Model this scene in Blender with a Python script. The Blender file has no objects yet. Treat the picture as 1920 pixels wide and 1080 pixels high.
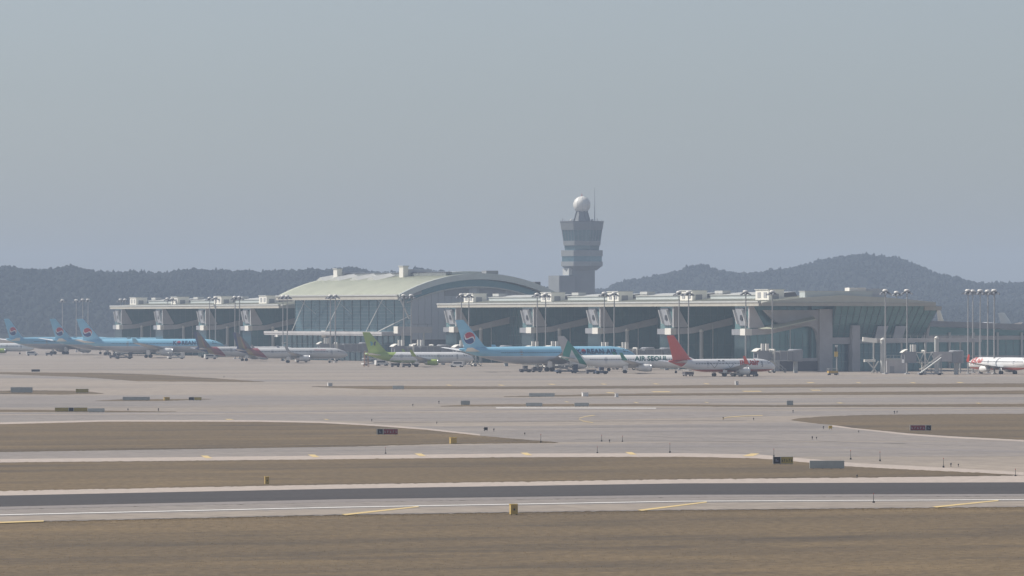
import bpy, bmesh, math, random
import numpy as np
from mathutils import Vector, Matrix

random.seed(7); rng = np.random.default_rng(11)
scene = bpy.context.scene
COL = scene.collection

# ------------------------------------------------------------------ camera, sky, sun, exposure
CAM_H = 18.4            # camera height above the airfield (m)
FPX = 9300.0            # focal length in photo pixels (1920 wide)
HOR = 592.0             # photo row of the horizon
cam_d = bpy.data.cameras.new('camera'); cam = bpy.data.objects.new('camera', cam_d); COL.objects.link(cam)
cam.location = (0, 0, CAM_H); cam.rotation_euler = (math.radians(90), 0, 0)
cam_d.sensor_width = 36.0; cam_d.lens = 36.0 * FPX / 1920.0
cam_d.shift_y = (HOR - 540.0) / 1920.0
cam_d.clip_start = 1.0; cam_d.clip_end = 40000.0
scene.camera = cam

HAZE_DENSITY = 14.5e-5
SUN_EL = math.radians(46); SUN_AZ = math.atan2(-0.965, 0.26)      # azimuth measured from +Y towards +X
world = bpy.data.worlds.new('World'); scene.world = world; world.use_nodes = True
wn = world.node_tree; bg = wn.nodes['Background']
sky = wn.nodes.new('ShaderNodeTexSky'); sky.sky_type = 'NISHITA'; sky.sun_disc = False
sky.sun_elevation = SUN_EL; sky.sun_rotation = SUN_AZ
sky.air_density = 0.9; sky.dust_density = 0.9; sky.ozone_density = 4.0; sky.altitude = 0
hs_ = wn.nodes.new('ShaderNodeHueSaturation'); hs_.inputs['Saturation'].default_value = 0.52     # hazy, washed-out sky all round
wn.links.new(sky.outputs[0], hs_.inputs['Color']); wn.links.new(hs_.outputs[0], bg.inputs[0]); bg.inputs[1].default_value = 0.083
sun_d = bpy.data.lights.new('sun', 'SUN'); sun_d.energy = 4.8; sun_d.angle = math.radians(0.6); sun_d.color = (1.0, 0.93, 0.84)
sun = bpy.data.objects.new('sun', sun_d); COL.objects.link(sun)
sdir = Vector((math.sin(SUN_AZ) * math.cos(SUN_EL), math.cos(SUN_AZ) * math.cos(SUN_EL), math.sin(SUN_EL)))
sun.rotation_euler = sdir.to_track_quat('Z', 'Y').to_euler(); sun.location = (-300, 200, 400)
vs = scene.view_settings; vs.view_transform = 'Standard'; vs.look = 'None'; vs.exposure = 0.18; vs.gamma = 1.0; vs.use_curve_mapping = False
scene.cycles.use_denoising = True
scene.cycles.max_bounces = 6; scene.cycles.volume_bounces = 0
scene.cycles.volume_step_rate = 10.0

# ------------------------------------------------------------------ helpers
def px_scale(D): return FPX / D
def gp(px, py):                       # photo pixel on the flat airfield -> ground point
    D = FPX * CAM_H / (py - HOR)
    return Vector(((px - 960.0) / FPX * D, D, 0.0))
def pxd(px, D): return (px - 960.0) / FPX * D
def zat(py, D): return CAM_H + (HOR - py) / FPX * D

MATS = {}
def mat(name, col, rough=0.6, metal=0.0, var=0.0, scale=0.3, spec=0.5, bump=0.0, coat=0.0, stretch=None):
    if name in MATS: return MATS[name]
    m = bpy.data.materials.new(name); m.use_nodes = True
    nt = m.node_tree; b = nt.nodes['Principled BSDF']
    b.inputs['Base Color'].default_value = (*col, 1); b.inputs['Roughness'].default_value = rough
    b.inputs['Metallic'].default_value = metal; b.inputs['Specular IOR Level'].default_value = spec
    b.inputs['Coat Weight'].default_value = coat
    if var > 0:
        tc = nt.nodes.new('ShaderNodeTexCoord'); n = nt.nodes.new('ShaderNodeTexNoise')
        n.inputs['Scale'].default_value = scale; n.inputs['Detail'].default_value = 6; n.inputs['Roughness'].default_value = 0.65
        src = tc.outputs['Object']
        if stretch:
            mp = nt.nodes.new('ShaderNodeMapping'); mp.inputs['Scale'].default_value = stretch
            nt.links.new(src, mp.inputs[0]); src = mp.outputs[0]
        nt.links.new(src, n.inputs[0])
        r = nt.nodes.new('ShaderNodeMapRange'); r.inputs[1].default_value = 0.3; r.inputs[2].default_value = 0.7
        r.inputs[3].default_value = 1 - var; r.inputs[4].default_value = 1 + var
        nt.links.new(n.outputs[0], r.inputs[0])
        mx = nt.nodes.new('ShaderNodeMix'); mx.data_type = 'RGBA'; mx.blend_type = 'MULTIPLY'; mx.inputs[0].default_value = 1.0
        mx.inputs[6].default_value = (*col, 1); nt.links.new(r.outputs[0], mx.inputs[7])
        nt.links.new(mx.outputs[2], b.inputs['Base Color'])
        if bump > 0:
            bp = nt.nodes.new('ShaderNodeBump'); bp.inputs['Strength'].default_value = bump; bp.inputs['Distance'].default_value = 0.1
            nt.links.new(n.outputs[0], bp.inputs['Height']); nt.links.new(bp.outputs[0], b.inputs['Normal'])
    MATS[name] = m
    return m

class MB:
    """collects shapes into one mesh"""
    def __init__(s): s.v = []; s.f = []
    def add(s, vs_, fs_):
        o = len(s.v); s.v += [tuple(p) for p in vs_]; s.f += [tuple(i + o for i in f) for f in fs_]; return s
    def box(s, x0, x1, y0, y1, z0, z1):
        return s.add([(x0,y0,z0),(x1,y0,z0),(x1,y1,z0),(x0,y1,z0),(x0,y0,z1),(x1,y0,z1),(x1,y1,z1),(x0,y1,z1)],
                     [(0,3,2,1),(4,5,6,7),(0,1,5,4),(1,2,6,5),(2,3,7,6),(3,0,4,7)])
    def prism(s, poly, ext):          # poly: list of 3d points, ext: extrusion vector
        n = len(poly); e = Vector(ext); a = [Vector(p) for p in poly]
        return s.add(a + [p + e for p in a], [tuple(range(n))[::-1], tuple(range(n, 2*n))] + [(i, (i+1)%n, n+(i+1)%n, n+i) for i in range(n)])
    def bar(s, p0, p1, w, h=None, up=(0,0,1)):
        p0 = Vector(p0); p1 = Vector(p1); d = (p1-p0).normalized(); h = h or w
        u = Vector(up)
        if abs(d.dot(u)) > 0.95: u = Vector((1,0,0))
        a = d.cross(u).normalized()*w/2; b = a.normalized().cross(d).normalized()*h/2
        q = [p0-a-b, p0+a-b, p0+a+b, p0-a+b]
        return s.prism(q, p1-p0)
    def tube(s, p0, p1, r0, r1=None, n=10, caps=True):
        p0 = Vector(p0); p1 = Vector(p1); r1 = r0 if r1 is None else r1
        d = (p1-p0).normalized(); u = Vector((0,0,1)) if abs(d.z) < 0.9 else Vector((1,0,0))
        a = d.cross(u).normalized(); b = d.cross(a).normalized()
        ring = lambda c, r: [c + (a*math.cos(2*math.pi*i/n) + b*math.sin(2*math.pi*i/n))*r for i in range(n)]
        f = [(i, (i+1)%n, n+(i+1)%n, n+i) for i in range(n)]
        if caps: f += [tuple(range(n))[::-1], tuple(range(n, 2*n))]
        return s.add(ring(p0, r0)+ring(p1, r1), f)
    def lathe(s, prof, n=16, origin=(0,0,0), axis='z', capped=True):   # prof: [(r, t)] along axis
        o = Vector(origin); k = len(prof); vv = []
        for r, t in prof:
            for i in range(n):
                c, q = r*math.cos(2*math.pi*i/n), r*math.sin(2*math.pi*i/n)
                vv.append(o + (Vector((c, q, t)) if axis == 'z' else Vector((t, c, q))))
        f = [(j*n+i, j*n+(i+1)%n, (j+1)*n+(i+1)%n, (j+1)*n+i) for j in range(k-1) for i in range(n)]
        if capped: f += [tuple(range(n))[::-1], tuple(range((k-1)*n, k*n))]
        return s.add(vv, f)
    def mesh(s, name):
        m = bpy.data.meshes.new(name); m.from_pydata(s.v, [], s.f)
        bm = bmesh.new(); bm.from_mesh(m); bmesh.ops.recalc_face_normals(bm, faces=bm.faces); bm.to_mesh(m); bm.free()
        return m
    def build(s, name, material, parent=None, smooth=False, kind=None):
        m = s.mesh(name); m.materials.append(material)
        if smooth: m.polygons.foreach_set('use_smooth', [True]*len(m.polygons))
        o = bpy.data.objects.new(name, m); COL.objects.link(o)
        if parent is not None: o.parent = parent
        if kind: o['kind'] = kind
        return o

def thing(name, label, cat, loc=(0,0,0), rz=0.0, group=None):
    o = bpy.data.objects.new(name, None); COL.objects.link(o); o.location = loc; o.rotation_euler = (0,0,rz)
    o.empty_display_size = 1.0
    return tag(o, label, cat, group)
def tag(o, label, cat, group=None):
    o['label'] = label; o['category'] = cat
    if group: o['group'] = group
    return o
def copy_tree(o, parent=None):
    c = o.copy(); COL.objects.link(c); c.parent = parent
    for ch in list(o.children): copy_tree(ch, c)
    return c
def struct(o): o['kind'] = 'structure'; return o
ORD = ['first','second','third','fourth','fifth','sixth','seventh','eighth','ninth','tenth','eleventh','twelfth','thirteenth','fourteenth',
       'fifteenth','sixteenth','seventeenth','eighteenth','nineteenth','twentieth','twenty-first','twenty-second','twenty-third','twenty-fourth',
       'twenty-fifth','twenty-sixth','twenty-seventh','twenty-eighth','twenty-ninth','thirtieth','thirty-first','thirty-second','thirty-third',
       'thirty-fourth','thirty-fifth','thirty-sixth','thirty-seventh','thirty-eighth','thirty-ninth','fortieth']

# ------------------------------------------------------------------ ground materials
RWY_ANG = math.atan2(gp(1920, 951).y - gp(0, 980).y, gp(1920, 951).x - gp(0, 980).x)   # direction of the near runway
def ground_mat(name, c0, c1, c2, s_big, s_mid, s_fine, rough=0.9, joints=None, streak=1.0, cdark=None, bump=0.0, fv=(.8,1.16), dkf=.75):
    m = bpy.data.materials.new(name); m.use_nodes = True; nt = m.node_tree; N = nt.nodes; L = nt.links
    b = N['Principled BSDF']; b.inputs['Roughness'].default_value = rough; b.inputs['Specular IOR Level'].default_value = 0.25
    tc = N.new('ShaderNodeTexCoord'); mp = N.new('ShaderNodeMapping'); mp.inputs['Rotation'].default_value = (0, 0, -RWY_ANG)
    L.new(tc.outputs['Object'], mp.inputs[0])
    def noise(sc, det, st=(1,1,1), rough_=0.6):
        q = N.new('ShaderNodeMapping'); q.inputs['Scale'].default_value = st; L.new(mp.outputs[0], q.inputs[0])
        n = N.new('ShaderNodeTexNoise'); n.inputs['Scale'].default_value = sc; n.inputs['Detail'].default_value = det; n.inputs['Roughness'].default_value = rough_
        L.new(q.outputs[0], n.inputs[0]); return n.outputs[0]
    def ramp(src, a, b_):
        r = N.new('ShaderNodeMapRange'); r.inputs[1].default_value = a; r.inputs[2].default_value = b_; L.new(src, r.inputs[0]); return r.outputs[0]
    def mix(f, a, b_, mode='MIX'):
        x = N.new('ShaderNodeMix'); x.data_type = 'RGBA'; x.blend_type = mode
        if hasattr(f, 'is_linked'): L.new(f, x.inputs[0])
        else: x.inputs[0].default_value = f
        for k, q in ((6, a), (7, b_)):
            if isinstance(q, tuple): x.inputs[k].default_value = (*q, 1)
            else: L.new(q, x.inputs[k])
        return x.outputs[2]
    big = ramp(noise(s_big, 4, (0.35*streak, 1, 1)), 0.38, 0.64)
    mid = ramp(noise(s_mid, 6, (0.3*streak, 1, 1)), 0.35, 0.68)
    fine = ramp(noise(s_fine, 5), 0.3, 0.72)
    c = mix(big, c0, c1); c = mix(mid, c, c2) if c2 else c
    x = N.new('ShaderNodeMapRange'); x.inputs[3].default_value = fv[0]; x.inputs[4].default_value = fv[1]; L.new(fine, x.inputs[0])
    c = mix(1.0, c, x.outputs[0], 'MULTIPLY')
    if cdark:
        dk = ramp(noise(s_big*1.8, 9, (0.32, 1.0, 1), 0.75), 0.50, 0.68)
        d2 = N.new('ShaderNodeMath'); d2.operation = 'MULTIPLY'; d2.inputs[1].default_value = dkf; L.new(dk, d2.inputs[0])
        c = mix(d2.outputs[0], c, cdark)
    if joints:
        br = N.new('ShaderNodeTexBrick'); br.offset = 0.0; br.inputs['Scale'].default_value = 1.0
        br.inputs['Brick Width'].default_value = joints; br.inputs['Row Height'].default_value = joints
        br.inputs['Mortar Size'].default_value = 0.12; br.inputs['Mortar Smooth'].default_value = 0.3
        br.inputs['Color1'].default_value = (1,1,1,1); br.inputs['Color2'].default_value = (0.88,0.88,0.90,1); br.inputs['Mortar'].default_value = (0.6,0.59,0.58,1)
        L.new(mp.outputs[0], br.inputs[0]); c = mix(0.6, c, br.outputs[0], 'MULTIPLY')
    L.new(c, b.inputs['Base Color'])
    if bump:
        bp = N.new('ShaderNodeBump'); bp.inputs['Strength'].default_value = bump; bp.inputs['Distance'].default_value = 0.15
        L.new(fine, bp.inputs['Height']); L.new(bp.outputs[0], b.inputs['Normal'])
    return m
M_GRASS = ground_mat('dormant_grass', (.180,.132,.074), (.100,.079,.053), (.132,.098,.060), .030, .22, 1.1, .95, cdark=(.056,.048,.041), bump=.3, fv=(.62,1.36), dkf=.85)
M_CONC = ground_mat('pale_concrete', (.345,.293,.245), (.245,.216,.188), (.300,.26,.218), .012, .05, .4, .85, joints=7.5, cdark=(.17,.156,.145), dkf=.7)
M_TAXI = ground_mat('grey_concrete', (.285,.252,.228), (.222,.203,.190), (.258,.232,.212), .015, .06, .5, .85, joints=7.5, streak=.4, cdark=(.15,.142,.138), dkf=.7)
M_ASPH = ground_mat('rubbered_asphalt', (.066,.060,.060), (.048,.045,.046), (.056,.052,.053), .05, .2, 1.2, .8, streak=.25)
M_MIDA = ground_mat('worn_asphalt', (.25,.225,.215), (.20,.185,.18), (.225,.205,.198), .05, .2, 1.2, .85, streak=.25)
M_SHLD = ground_mat('pale_shoulder', (.44,.375,.33), (.385,.335,.30), (.41,.355,.315), .03, .1, .8, .85, streak=.3)
M_WPAINT = mat('white_marking_paint', (.72,.71,.69), .7, var=.12, scale=.8)
M_YPAINT = mat('yellow_marking_paint', (.58,.44,.20), .7, var=.15, scale=.8)

def sheet(name, pts, z, material, parent=None):
    bm = bmesh.new(); vs_ = [bm.verts.new((p[0], p[1], z)) for p in pts]
    f = bm.faces.new(vs_); bmesh.ops.triangulate(bm, faces=[f], ngon_method='EAR_CLIP')
    bmesh.ops.recalc_face_normals(bm, faces=bm.faces)
    if bm.faces and sum(fc.normal.z for fc in bm.faces) < 0: bmesh.ops.reverse_faces(bm, faces=bm.faces)
    me = bpy.data.meshes.new(name); bm.to_mesh(me); bm.free(); me.materials.append(material)
    o = bpy.data.objects.new(name, me); COL.objects.link(o)
    if parent: o.parent = parent
    return o
def pline(pts, ragged=0.0, ext=0.0, step=6.0):
    """pixel polyline -> world points, with optional extension past both ends and ragged edge"""
    w = []
    for (a, b) in zip(pts[:-1], pts[1:]):
        n = max(1, int(abs(b[0]-a[0])/step)) if ragged else 1
        for i in range(n):
            t = i/n; w.append(gp(a[0]+(b[0]-a[0])*t, a[1]+(b[1]-a[1])*t))
    w.append(gp(*pts[-1]))
    if ragged:
        for p in w[1:-1]: p.y += random.gauss(0, ragged)
    if ext:
        w.insert(0, w[0] + (w[0]-w[1]).normalized()*ext); w.append(w[-1] + (w[-1]-w[-2]).normalized()*ext)
    return w
# ------------------------------------------------------------------ ground, pavement, grass islands, runway
g = MB().add([(-3600,-600,0),(3600,-600,0),(3600,9000,0),(-3600,9000,0)], [(0,1,2,3)]).build('ground', M_GRASS); struct(g)
near = [(0,945),(640,930),(1280,920),(1920,915)]
nl = [gp(0,980), gp(1920,951)]; dirw = (nl[1]-nl[0]).normalized()
nw = pline(near, ragged=.25); nw = [nw[0]-dirw*500] + nw + [nw[-1]+dirw*900]
pav = sheet('airfield_pavement', nw + [Vector((1500,1500,0)), Vector((1500,2900,0)), Vector((-1700,2900,0)), Vector((-1700,300,0))], .02, M_CONC); struct(pav)

def strip(name, up, lo, z, material, ext=500, kind='structure', parent=None, rag=0.0):
    def L(pts):
        w = pline(pts, ragged=rag)
        return [w[0]-dirw*ext] + w + [w[-1]+dirw*ext] if ext else w
    o = sheet(name, L(up) + L(lo)[::-1], z, material, parent)
    if parent is None: o['kind'] = kind
    return o
# taxiway between the two near grass strips, runway, shoulders
strip('taxiway', [(0,848),(640,838),(960,834),(1300,830),(1920,828)], [(0,868),(640,862),(960,858),(1280,857.5),(1920,856)], .035, M_TAXI)
strip('runway_shoulder', [(0,921),(640,909),(1280,899),(1920,893)], [(0,930.5),(640,917.5),(1280,907.5),(1920,905.5)], .05, M_SHLD)
rw = strip('runway', [(0,930.2),(640,917.2),(1280,907.2),(1920,905.2)], [(0,951),(640,937),(1280,928.5),(1920,927)], .06, M_ASPH)
strip('runway_edge', [(0,950.8),(640,936.8),(1280,928.3),(1920,926.8)], [(0,956),(640,942),(1280,933),(1920,931)], .05, M_MIDA)
strip('runway_margin', [(0,955.9),(640,941.9),(1280,932.9),(1920,930.9)], [(0,980),(640,966),(1280,957),(1920,951)], .035, M_TAXI, rag=.4)
strip('white_line', [(0,966.2),(640,951.8),(1280,940.6),(1920,937.6)], [(0,967.5),(640,953.0),(1280,941.7),(1920,938.6)], .075, M_WPAINT, parent=rw)
for k, (a, b, w) in enumerate([((640,965.5),(785,950.0),1.9), ((1195,957.3),(1325,941.5),1.9), ((1748,951),(1872,938.6),1.9), ((-40,981),(82,977),2.2)]):
    q = [gp(*a), gp(*b), gp(b[0], b[1]+w), gp(a[0]+8, a[1]+w)]
    sheet('yellow_line', q, .07, M_YPAINT, rw)
# the far runway: thin dark and white bands
fr = strip('far_runway', [(0,774.6),(330,774),(640,770),(960,767.6),(1240,766.2),(1920,765.5)], [(0,776.5),(330,776.2),(640,771.8),(960,769.2),(1240,767.4),(1920,766.6)], .04, M_MIDA)
strip('white_line', [(0,777.6),(640,773.8),(930,771)], [(0,778.4),(640,774.6),(930,771.7)], .05, M_SHLD, ext=0, parent=fr)
strip('white_line', [(930,764.6),(1230,765.2)], [(930,765.7),(1230,766.2)], .05, M_WPAINT, ext=0, parent=fr)
strip('far_taxiway', [(0,779),(480,777),(960,774),(1480,771),(1920,768)], [(0,796),(300,790),(1000,790),(1480,780),(1920,776.5)], .03, M_TAXI)
strip('connecting_taxiway', [(640,800),(1000,799),(1480,792),(1560,797)], [(1040,829),(1200,829),(1500,828),(1920,826.5)], .03, M_TAXI, ext=0)
strip('worn_lane', [(1040,836),(1400,835),(1920,845)], [(1040,838),(1400,838),(1920,849)], .045, M_MIDA, ext=0)
strip('worn_lane', [(960,812),(1300,806),(1560,808)], [(960,813),(1300,808),(1560,810)], .045, M_MIDA, ext=0)

# pale concrete shoulders beside taxiway and runway, wear lanes on the far pavement
strip('taxiway_shoulder', [(0,861.5),(640,854.5),(960,851),(1280,850.3),(1420,852.5)], [(0,867.6),(640,861.6),(960,857.8),(1280,857.0),(1420,860)], .045, M_SHLD, ext=0)
strip('taxiway_shoulder', [(1420,852.5),(1600,868.5),(1760,877),(1920,886)], [(1420,860),(1590,875.5),(1760,884),(1920,892)], .045, M_SHLD, ext=0)
strip('runway_shoulder', [(0,969.5),(640,955),(1280,943.7),(1920,940.5)], [(0,979.0),(640,965.0),(1280,956.0),(1920,950.0)], .045, M_CONC, rag=.4)
strip('taxiway_shoulder', [(1560,797.5),(1700,813),(1780,818.6),(1920,825.6)], [(1560,800.5),(1700,816),(1780,821.5),(1920,828.5)], .04, M_SHLD, ext=0)
strip('taxiway_shoulder', [(0,792.5),(200,787.8),(480,788.2),(600,790.5),(700,796),(800,803.5),(900,814.5)], [(0,795.8),(200,790.8),(480,791.1),(600,793.3),(700,798.8),(800,806.3),(900,817.3)], .04, M_SHLD, ext=0)
strip('wear_lane', [(0,742),(300,741),(640,742),(850,745),(1200,748),(1920,744)], [(0,765),(300,762),(640,758),(850,757),(1200,756),(1920,754)], .026, M_TAXI)
strip('wear_lane', [(0,704),(400,712),(700,712),(1200,709),(1920,707)], [(0,708),(400,716),(700,715),(1200,711.5),(1920,709.5)], .026, M_TAXI)
for (a, b) in (((600,786),(1300,779)),((700,792),(1400,788)),((980,803),(1500,798)),((1080,824),(1700,832)),((1200,818),(1900,838))):
    strip('tyre_track', [a, b], [(a[0],a[1]+.5),(b[0],b[1]+.5)], .048, M_MIDA, ext=0)
def island(up, lo, rag, z=.055, ext=0):
    return strip('grass_island', up, lo, z, M_GRASS, ext=ext, rag=rag)
island([(-200,869.5),(0,868),(640,861.8),(960,858.2),(1280,857.3),(1400,860),(1450,862),(1580,874.5),(1700,881),(1830,887),(1908,891.2)],
       [(-200,925),(0,921.5),(640,909),(1280,899.3),(1600,896.3),(1830,892.8),(1908,891.6)], .8)
island([(-200,799),(0,796),(200,791),(480,791.3),(600,793.5),(700,799),(800,806.5),(900,817.5),(960,823),(1046,830)],
       [(-200,852),(0,848),(640,838),(840,832.5),(1046,830.6)], .7)
island([(1484,787.4),(1500,784.5),(1540,781.5),(1620,778.5),(1760,777),(1920,776),(2200,775)],
       [(1484,788.2),(1520,793),(1560,797),(1600,803),(1700,812.5),(1780,818),(1920,825),(2200,838)], .7)
island([(-120,769),(0,768.5),(100,769),(330,772.2)], [(-120,772),(0,772.5),(200,773.2),(330,772.8)], .5)
island([(-120,697.5),(0,698),(200,699.5),(300,703),(400,709.5),(495,716)], [(-120,701),(0,701.5),(150,707),(260,715),(495,716.5)], 1.5)
island([(-120,733),(0,733),(60,732),(160,733.5),(194,737.8)], [(-120,739),(0,739),(110,740),(194,738.5)], 1.0)
island([(180,751.6),(230,749),(395,748.4)], [(180,752.2),(300,752.3),(395,749.2)], .8)
island([(585,724.6),(700,724),(960,725),(1200,723.6),(1440,721.2),(1920,719),(2200,718)], [(585,725.6),(700,730),(960,729.5),(1200,728.5),(1440,727),(1920,726),(2200,725)], 1.2)
island([(945,743.6),(1100,739.8),(1200,738.2),(1440,736.8),(1920,732.5),(2200,731)], [(945,744.6),(1100,743.2),(1200,742.3),(1440,741),(1920,739.5),(2200,739)], 1.0)
island([(826,761.6),(870,759.5),(960,758.2),(1200,758),(1440,760),(1920,757.5),(2200,757)], [(826,762.4),(960,762),(1200,761.4),(1440,763),(1920,763),(2200,763)], .8)

# yellow paint dashes and holding-position marks on the pavement
def dash(x, y, w, h=1.6, sl=6):
    sheet('yellow_dash', [gp(x-w/2, y-h/2), gp(x+w/2-sl, y-h/2), gp(x+w/2, y+h/2), gp(x-w/2+sl, y+h/2)], .062, M_YPAINT, pav)
for x, y in [(387,857.5),(588,855.5),(788,853.5),(987,852),(1183,850.8)]:
    sheet('yellow_dash', [gp(x-11,y-2.4), gp(x+2,y-2.4), gp(x+11,y+2.4), gp(x-1,y+2.4)], .062, M_YPAINT, pav)
sheet('yellow_dash', [gp(1392,856), gp(1408,851), gp(1424,851), gp(1412,856)], .062, M_YPAINT, pav)
for x, y, w in [(1035,721,16),(1132,720.6,14),(1230,720.2,14),(1325,720,14),(1520,717.8,18),(1610,718,12),(1800,717.6,16),(1712,718,14),
                (1063,754,11),(1193,755.4,11),(1325,755,10),(1575,756,14),(1835,756.6,12),(1240,735,40),(1410,734,40),(1145,737,20),(1530,732,24),
                (430,787,18),(612,787,12),(842,722.5,14),(940,722.6,14)]:
    dash(x, y, w, 1.3)
def arc_line(pts, w=.9, name='yellow_line'):
    for a, b in zip(pts[:-1], pts[1:]):
        sheet(name, [gp(a[0],a[1]-w/2), gp(b[0],b[1]-w/2), gp(b[0],b[1]+w/2), gp(a[0],a[1]+w/2)], .064, M_YPAINT, pav)
arc_line([(1115,779),(1098,781.5),(1087,784.5),(1086,786.5),(1093,790),(1112,793)])
arc_line([(1430,779.5),(1395,780.5),(1362,783),(1355,785.5)])

# ------------------------------------------------------------------ hills and the woods on them
def interp(pts, x): return float(np.interp(x, [p[0] for p in pts], [p[1] for p in pts]))
SKY_L = [(-1200,530),(-500,508),(-200,500),(0,502),(60,506),(120,509),(200,510),(300,511),(335,509),(365,504),(420,507),(470,511),(520,512),(580,508),(640,511),(700,510),(760,510),(790,504),(830,509),(880,520),(960,532),(1040,546),(1150,556),(1500,565),(2500,575)]
SKY_R = [(0,560),(800,556),(1000,550),(1100,546),(1135,541),(1150,535),(1180,526),(1250,513),(1310,507),(1380,513),(1420,513),(1480,504),(1540,487),(1605,475),(1650,482),(1700,497),(1750,518),(1800,535),(1815,539),(1860,531),(1920,530),(2100,524),(2400,535),(3200,560)]
M_HILL = mat('wooded_hillside_soil', (.022,.026,.023), 1.0, var=.3, scale=.02, spec=0.0)
M_WOODS = mat('leafless_and_pine_wood', (.022,.027,.024), 1.0, var=.35, scale=.012, spec=0.0)
def hill(name, sky_pts, D, depth, px_span, woods_name, step, seed, top_m):
    r = np.random.default_rng(seed)
    xs = np.arange(px_span[0], px_span[1]+1, 12.0); ts = np.linspace(0, 1.5, 26)
    amp = r.normal(0, 1, 64)
    def hgt(px, t):
        ridge = max(zat(interp(sky_pts, px), D), 0) - top_m
        ridge = max(ridge, 2)
        prof = math.sin(min(t, 1)*math.pi/2)**0.9 if t <= 1 else math.cos((t-1)*math.pi)
        n = 0.10*math.sin(px*.013+t*5+amp[0]) + 0.07*math.sin(px*.037-t*9+amp[1]) + .05*math.sin(px*.061+t*13+amp[2])
        return max(ridge*prof*(1 + n*(4*t*(1-t) if t < 1 else 0)), -.5)
    vv, ff = [], []
    for t in ts:
        Y = D - depth*(1-t)
        for x in xs: vv.append((pxd(x, D), Y, hgt(x, t)))
    n = len(xs)
    ff = [(j*n+i, j*n+i+1, (j+1)*n+i+1, (j+1)*n+i) for j in range(len(ts)-1) for i in range(n-1)]
    o = MB().add(vv, ff).build(name, M_HILL, smooth=True); struct(o)
    # crowns: jittered low-poly balls / cones joined in one mesh (nobody can count them)
    bm = bmesh.new(); bmesh.ops.create_icosphere(bm, subdivisions=2, radius=1.0)
    bv = np.array([v.co[:] for v in bm.verts]); bf = np.array([[v.index for v in f.verts] for f in bm.faces]); bm.free()
    pts = []
    x0, x1 = pxd(-120, D), pxd(2040, D)
    lo_px, hi_px = max(px_span[0], -120), min(px_span[1], 2040)
    for t in np.concatenate([np.linspace(.03, .80, int(depth*.77/(step*2.0))), np.linspace(.80, 1.05, int(depth*.25/(step*1.0)))]):
        Xa, Xb = pxd(lo_px, D), pxd(hi_px, D)
        for X in np.arange(Xa, Xb, step*(1.0 if t > .8 else 1.35)):
            Xj = X + r.uniform(-step, step)*.6; tj = t + r.uniform(-.012, .012)
            px = 960 + FPX*Xj/D; z = hgt(px, tj)
            if z < -2 or r.random() < .10: continue
            pts.append((Xj, D-depth*(1-tj), z))
    V, F = [], []
    for i, (X, Y, z) in enumerate(pts):
        rad = r.uniform(1.4, 2.9); hgtf = r.uniform(.8, 1.25)
        jit = 1 + r.normal(0, .13, (len(bv), 1))
        v = bv*jit
        if r.random() < .15: v[:, :2] *= (1 - .55*(v[:, 2:3]+1)/2); hgtf *= 1.25      # pines: narrower to the top
        v = v*np.array([rad, rad, rad*hgtf]) + np.array([X, Y, z + rad*hgtf*.75])
        V.append(v); F.append(bf + i*len(bv))
    V = np.concatenate(V); F = np.concatenate(F)
    me = bpy.data.meshes.new(woods_name); me.vertices.add(len(V)); me.vertices.foreach_set('co', V.astype(np.float32).ravel())
    me.loops.add(F.size); me.loops.foreach_set('vertex_index', F.astype(np.int32).ravel())
    me.polygons.add(len(F)); me.polygons.foreach_set('loop_start', np.arange(0, F.size, 3, dtype=np.int32)); me.polygons.foreach_set('loop_total', np.full(len(F), 3, dtype=np.int32))
    me.update(); me.validate(); me.materials.append(M_WOODS)
    w = bpy.data.objects.new(woods_name, me); COL.objects.link(w); w['kind'] = 'stuff'
    tag(w, {'wooded_ridge_trees': 'low dark wood with a ragged skyline behind the arched hall', 'hill_trees': 'dark wood covering the rounded hill behind the right concourse'}[woods_name], 'woods')
    return len(F)
NT = hill('hills', SKY_L, 4600, 620, (-1200, 2500), 'wooded_ridge_trees', 5.0, 3, 4.5)
NT += hill('hills', SKY_R, 5300, 800, (0, 3200), 'hill_trees', 6.0, 5, 4.5)
print('forest tris', NT)

# ------------------------------------------------------------------ dry grass tufts on the nearest grass (nobody could count them)
M_BLADE = bpy.data.materials.new('straw_grass_blade'); M_BLADE.use_nodes = True
_nt = M_BLADE.node_tree; _b = _nt.nodes['Principled BSDF']; _tr = _nt.nodes.new('ShaderNodeBsdfTranslucent'); _mx = _nt.nodes.new('ShaderNodeMixShader'); _mx.inputs[0].default_value = .5
_b.inputs['Roughness'].default_value = .9; _b.inputs['Specular IOR Level'].default_value = .1
_g = _nt.nodes.new('ShaderNodeNewGeometry'); _r = _nt.nodes.new('ShaderNodeValToRGB'); _r.color_ramp.elements[0].color = (.15,.11,.06,1); _r.color_ramp.elements[1].color = (.32,.235,.12,1)
_nt.links.new(_g.outputs['Random Per Island'], _r.inputs[0]); _nt.links.new(_r.outputs[0], _b.inputs['Base Color']); _nt.links.new(_r.outputs[0], _tr.inputs[0])
_nt.links.new(_b.outputs[0], _mx.inputs[1]); _nt.links.new(_tr.outputs[0], _mx.inputs[2]); _nt.links.new(_mx.outputs[0], _nt.nodes['Material Output'].inputs[0])
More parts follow.
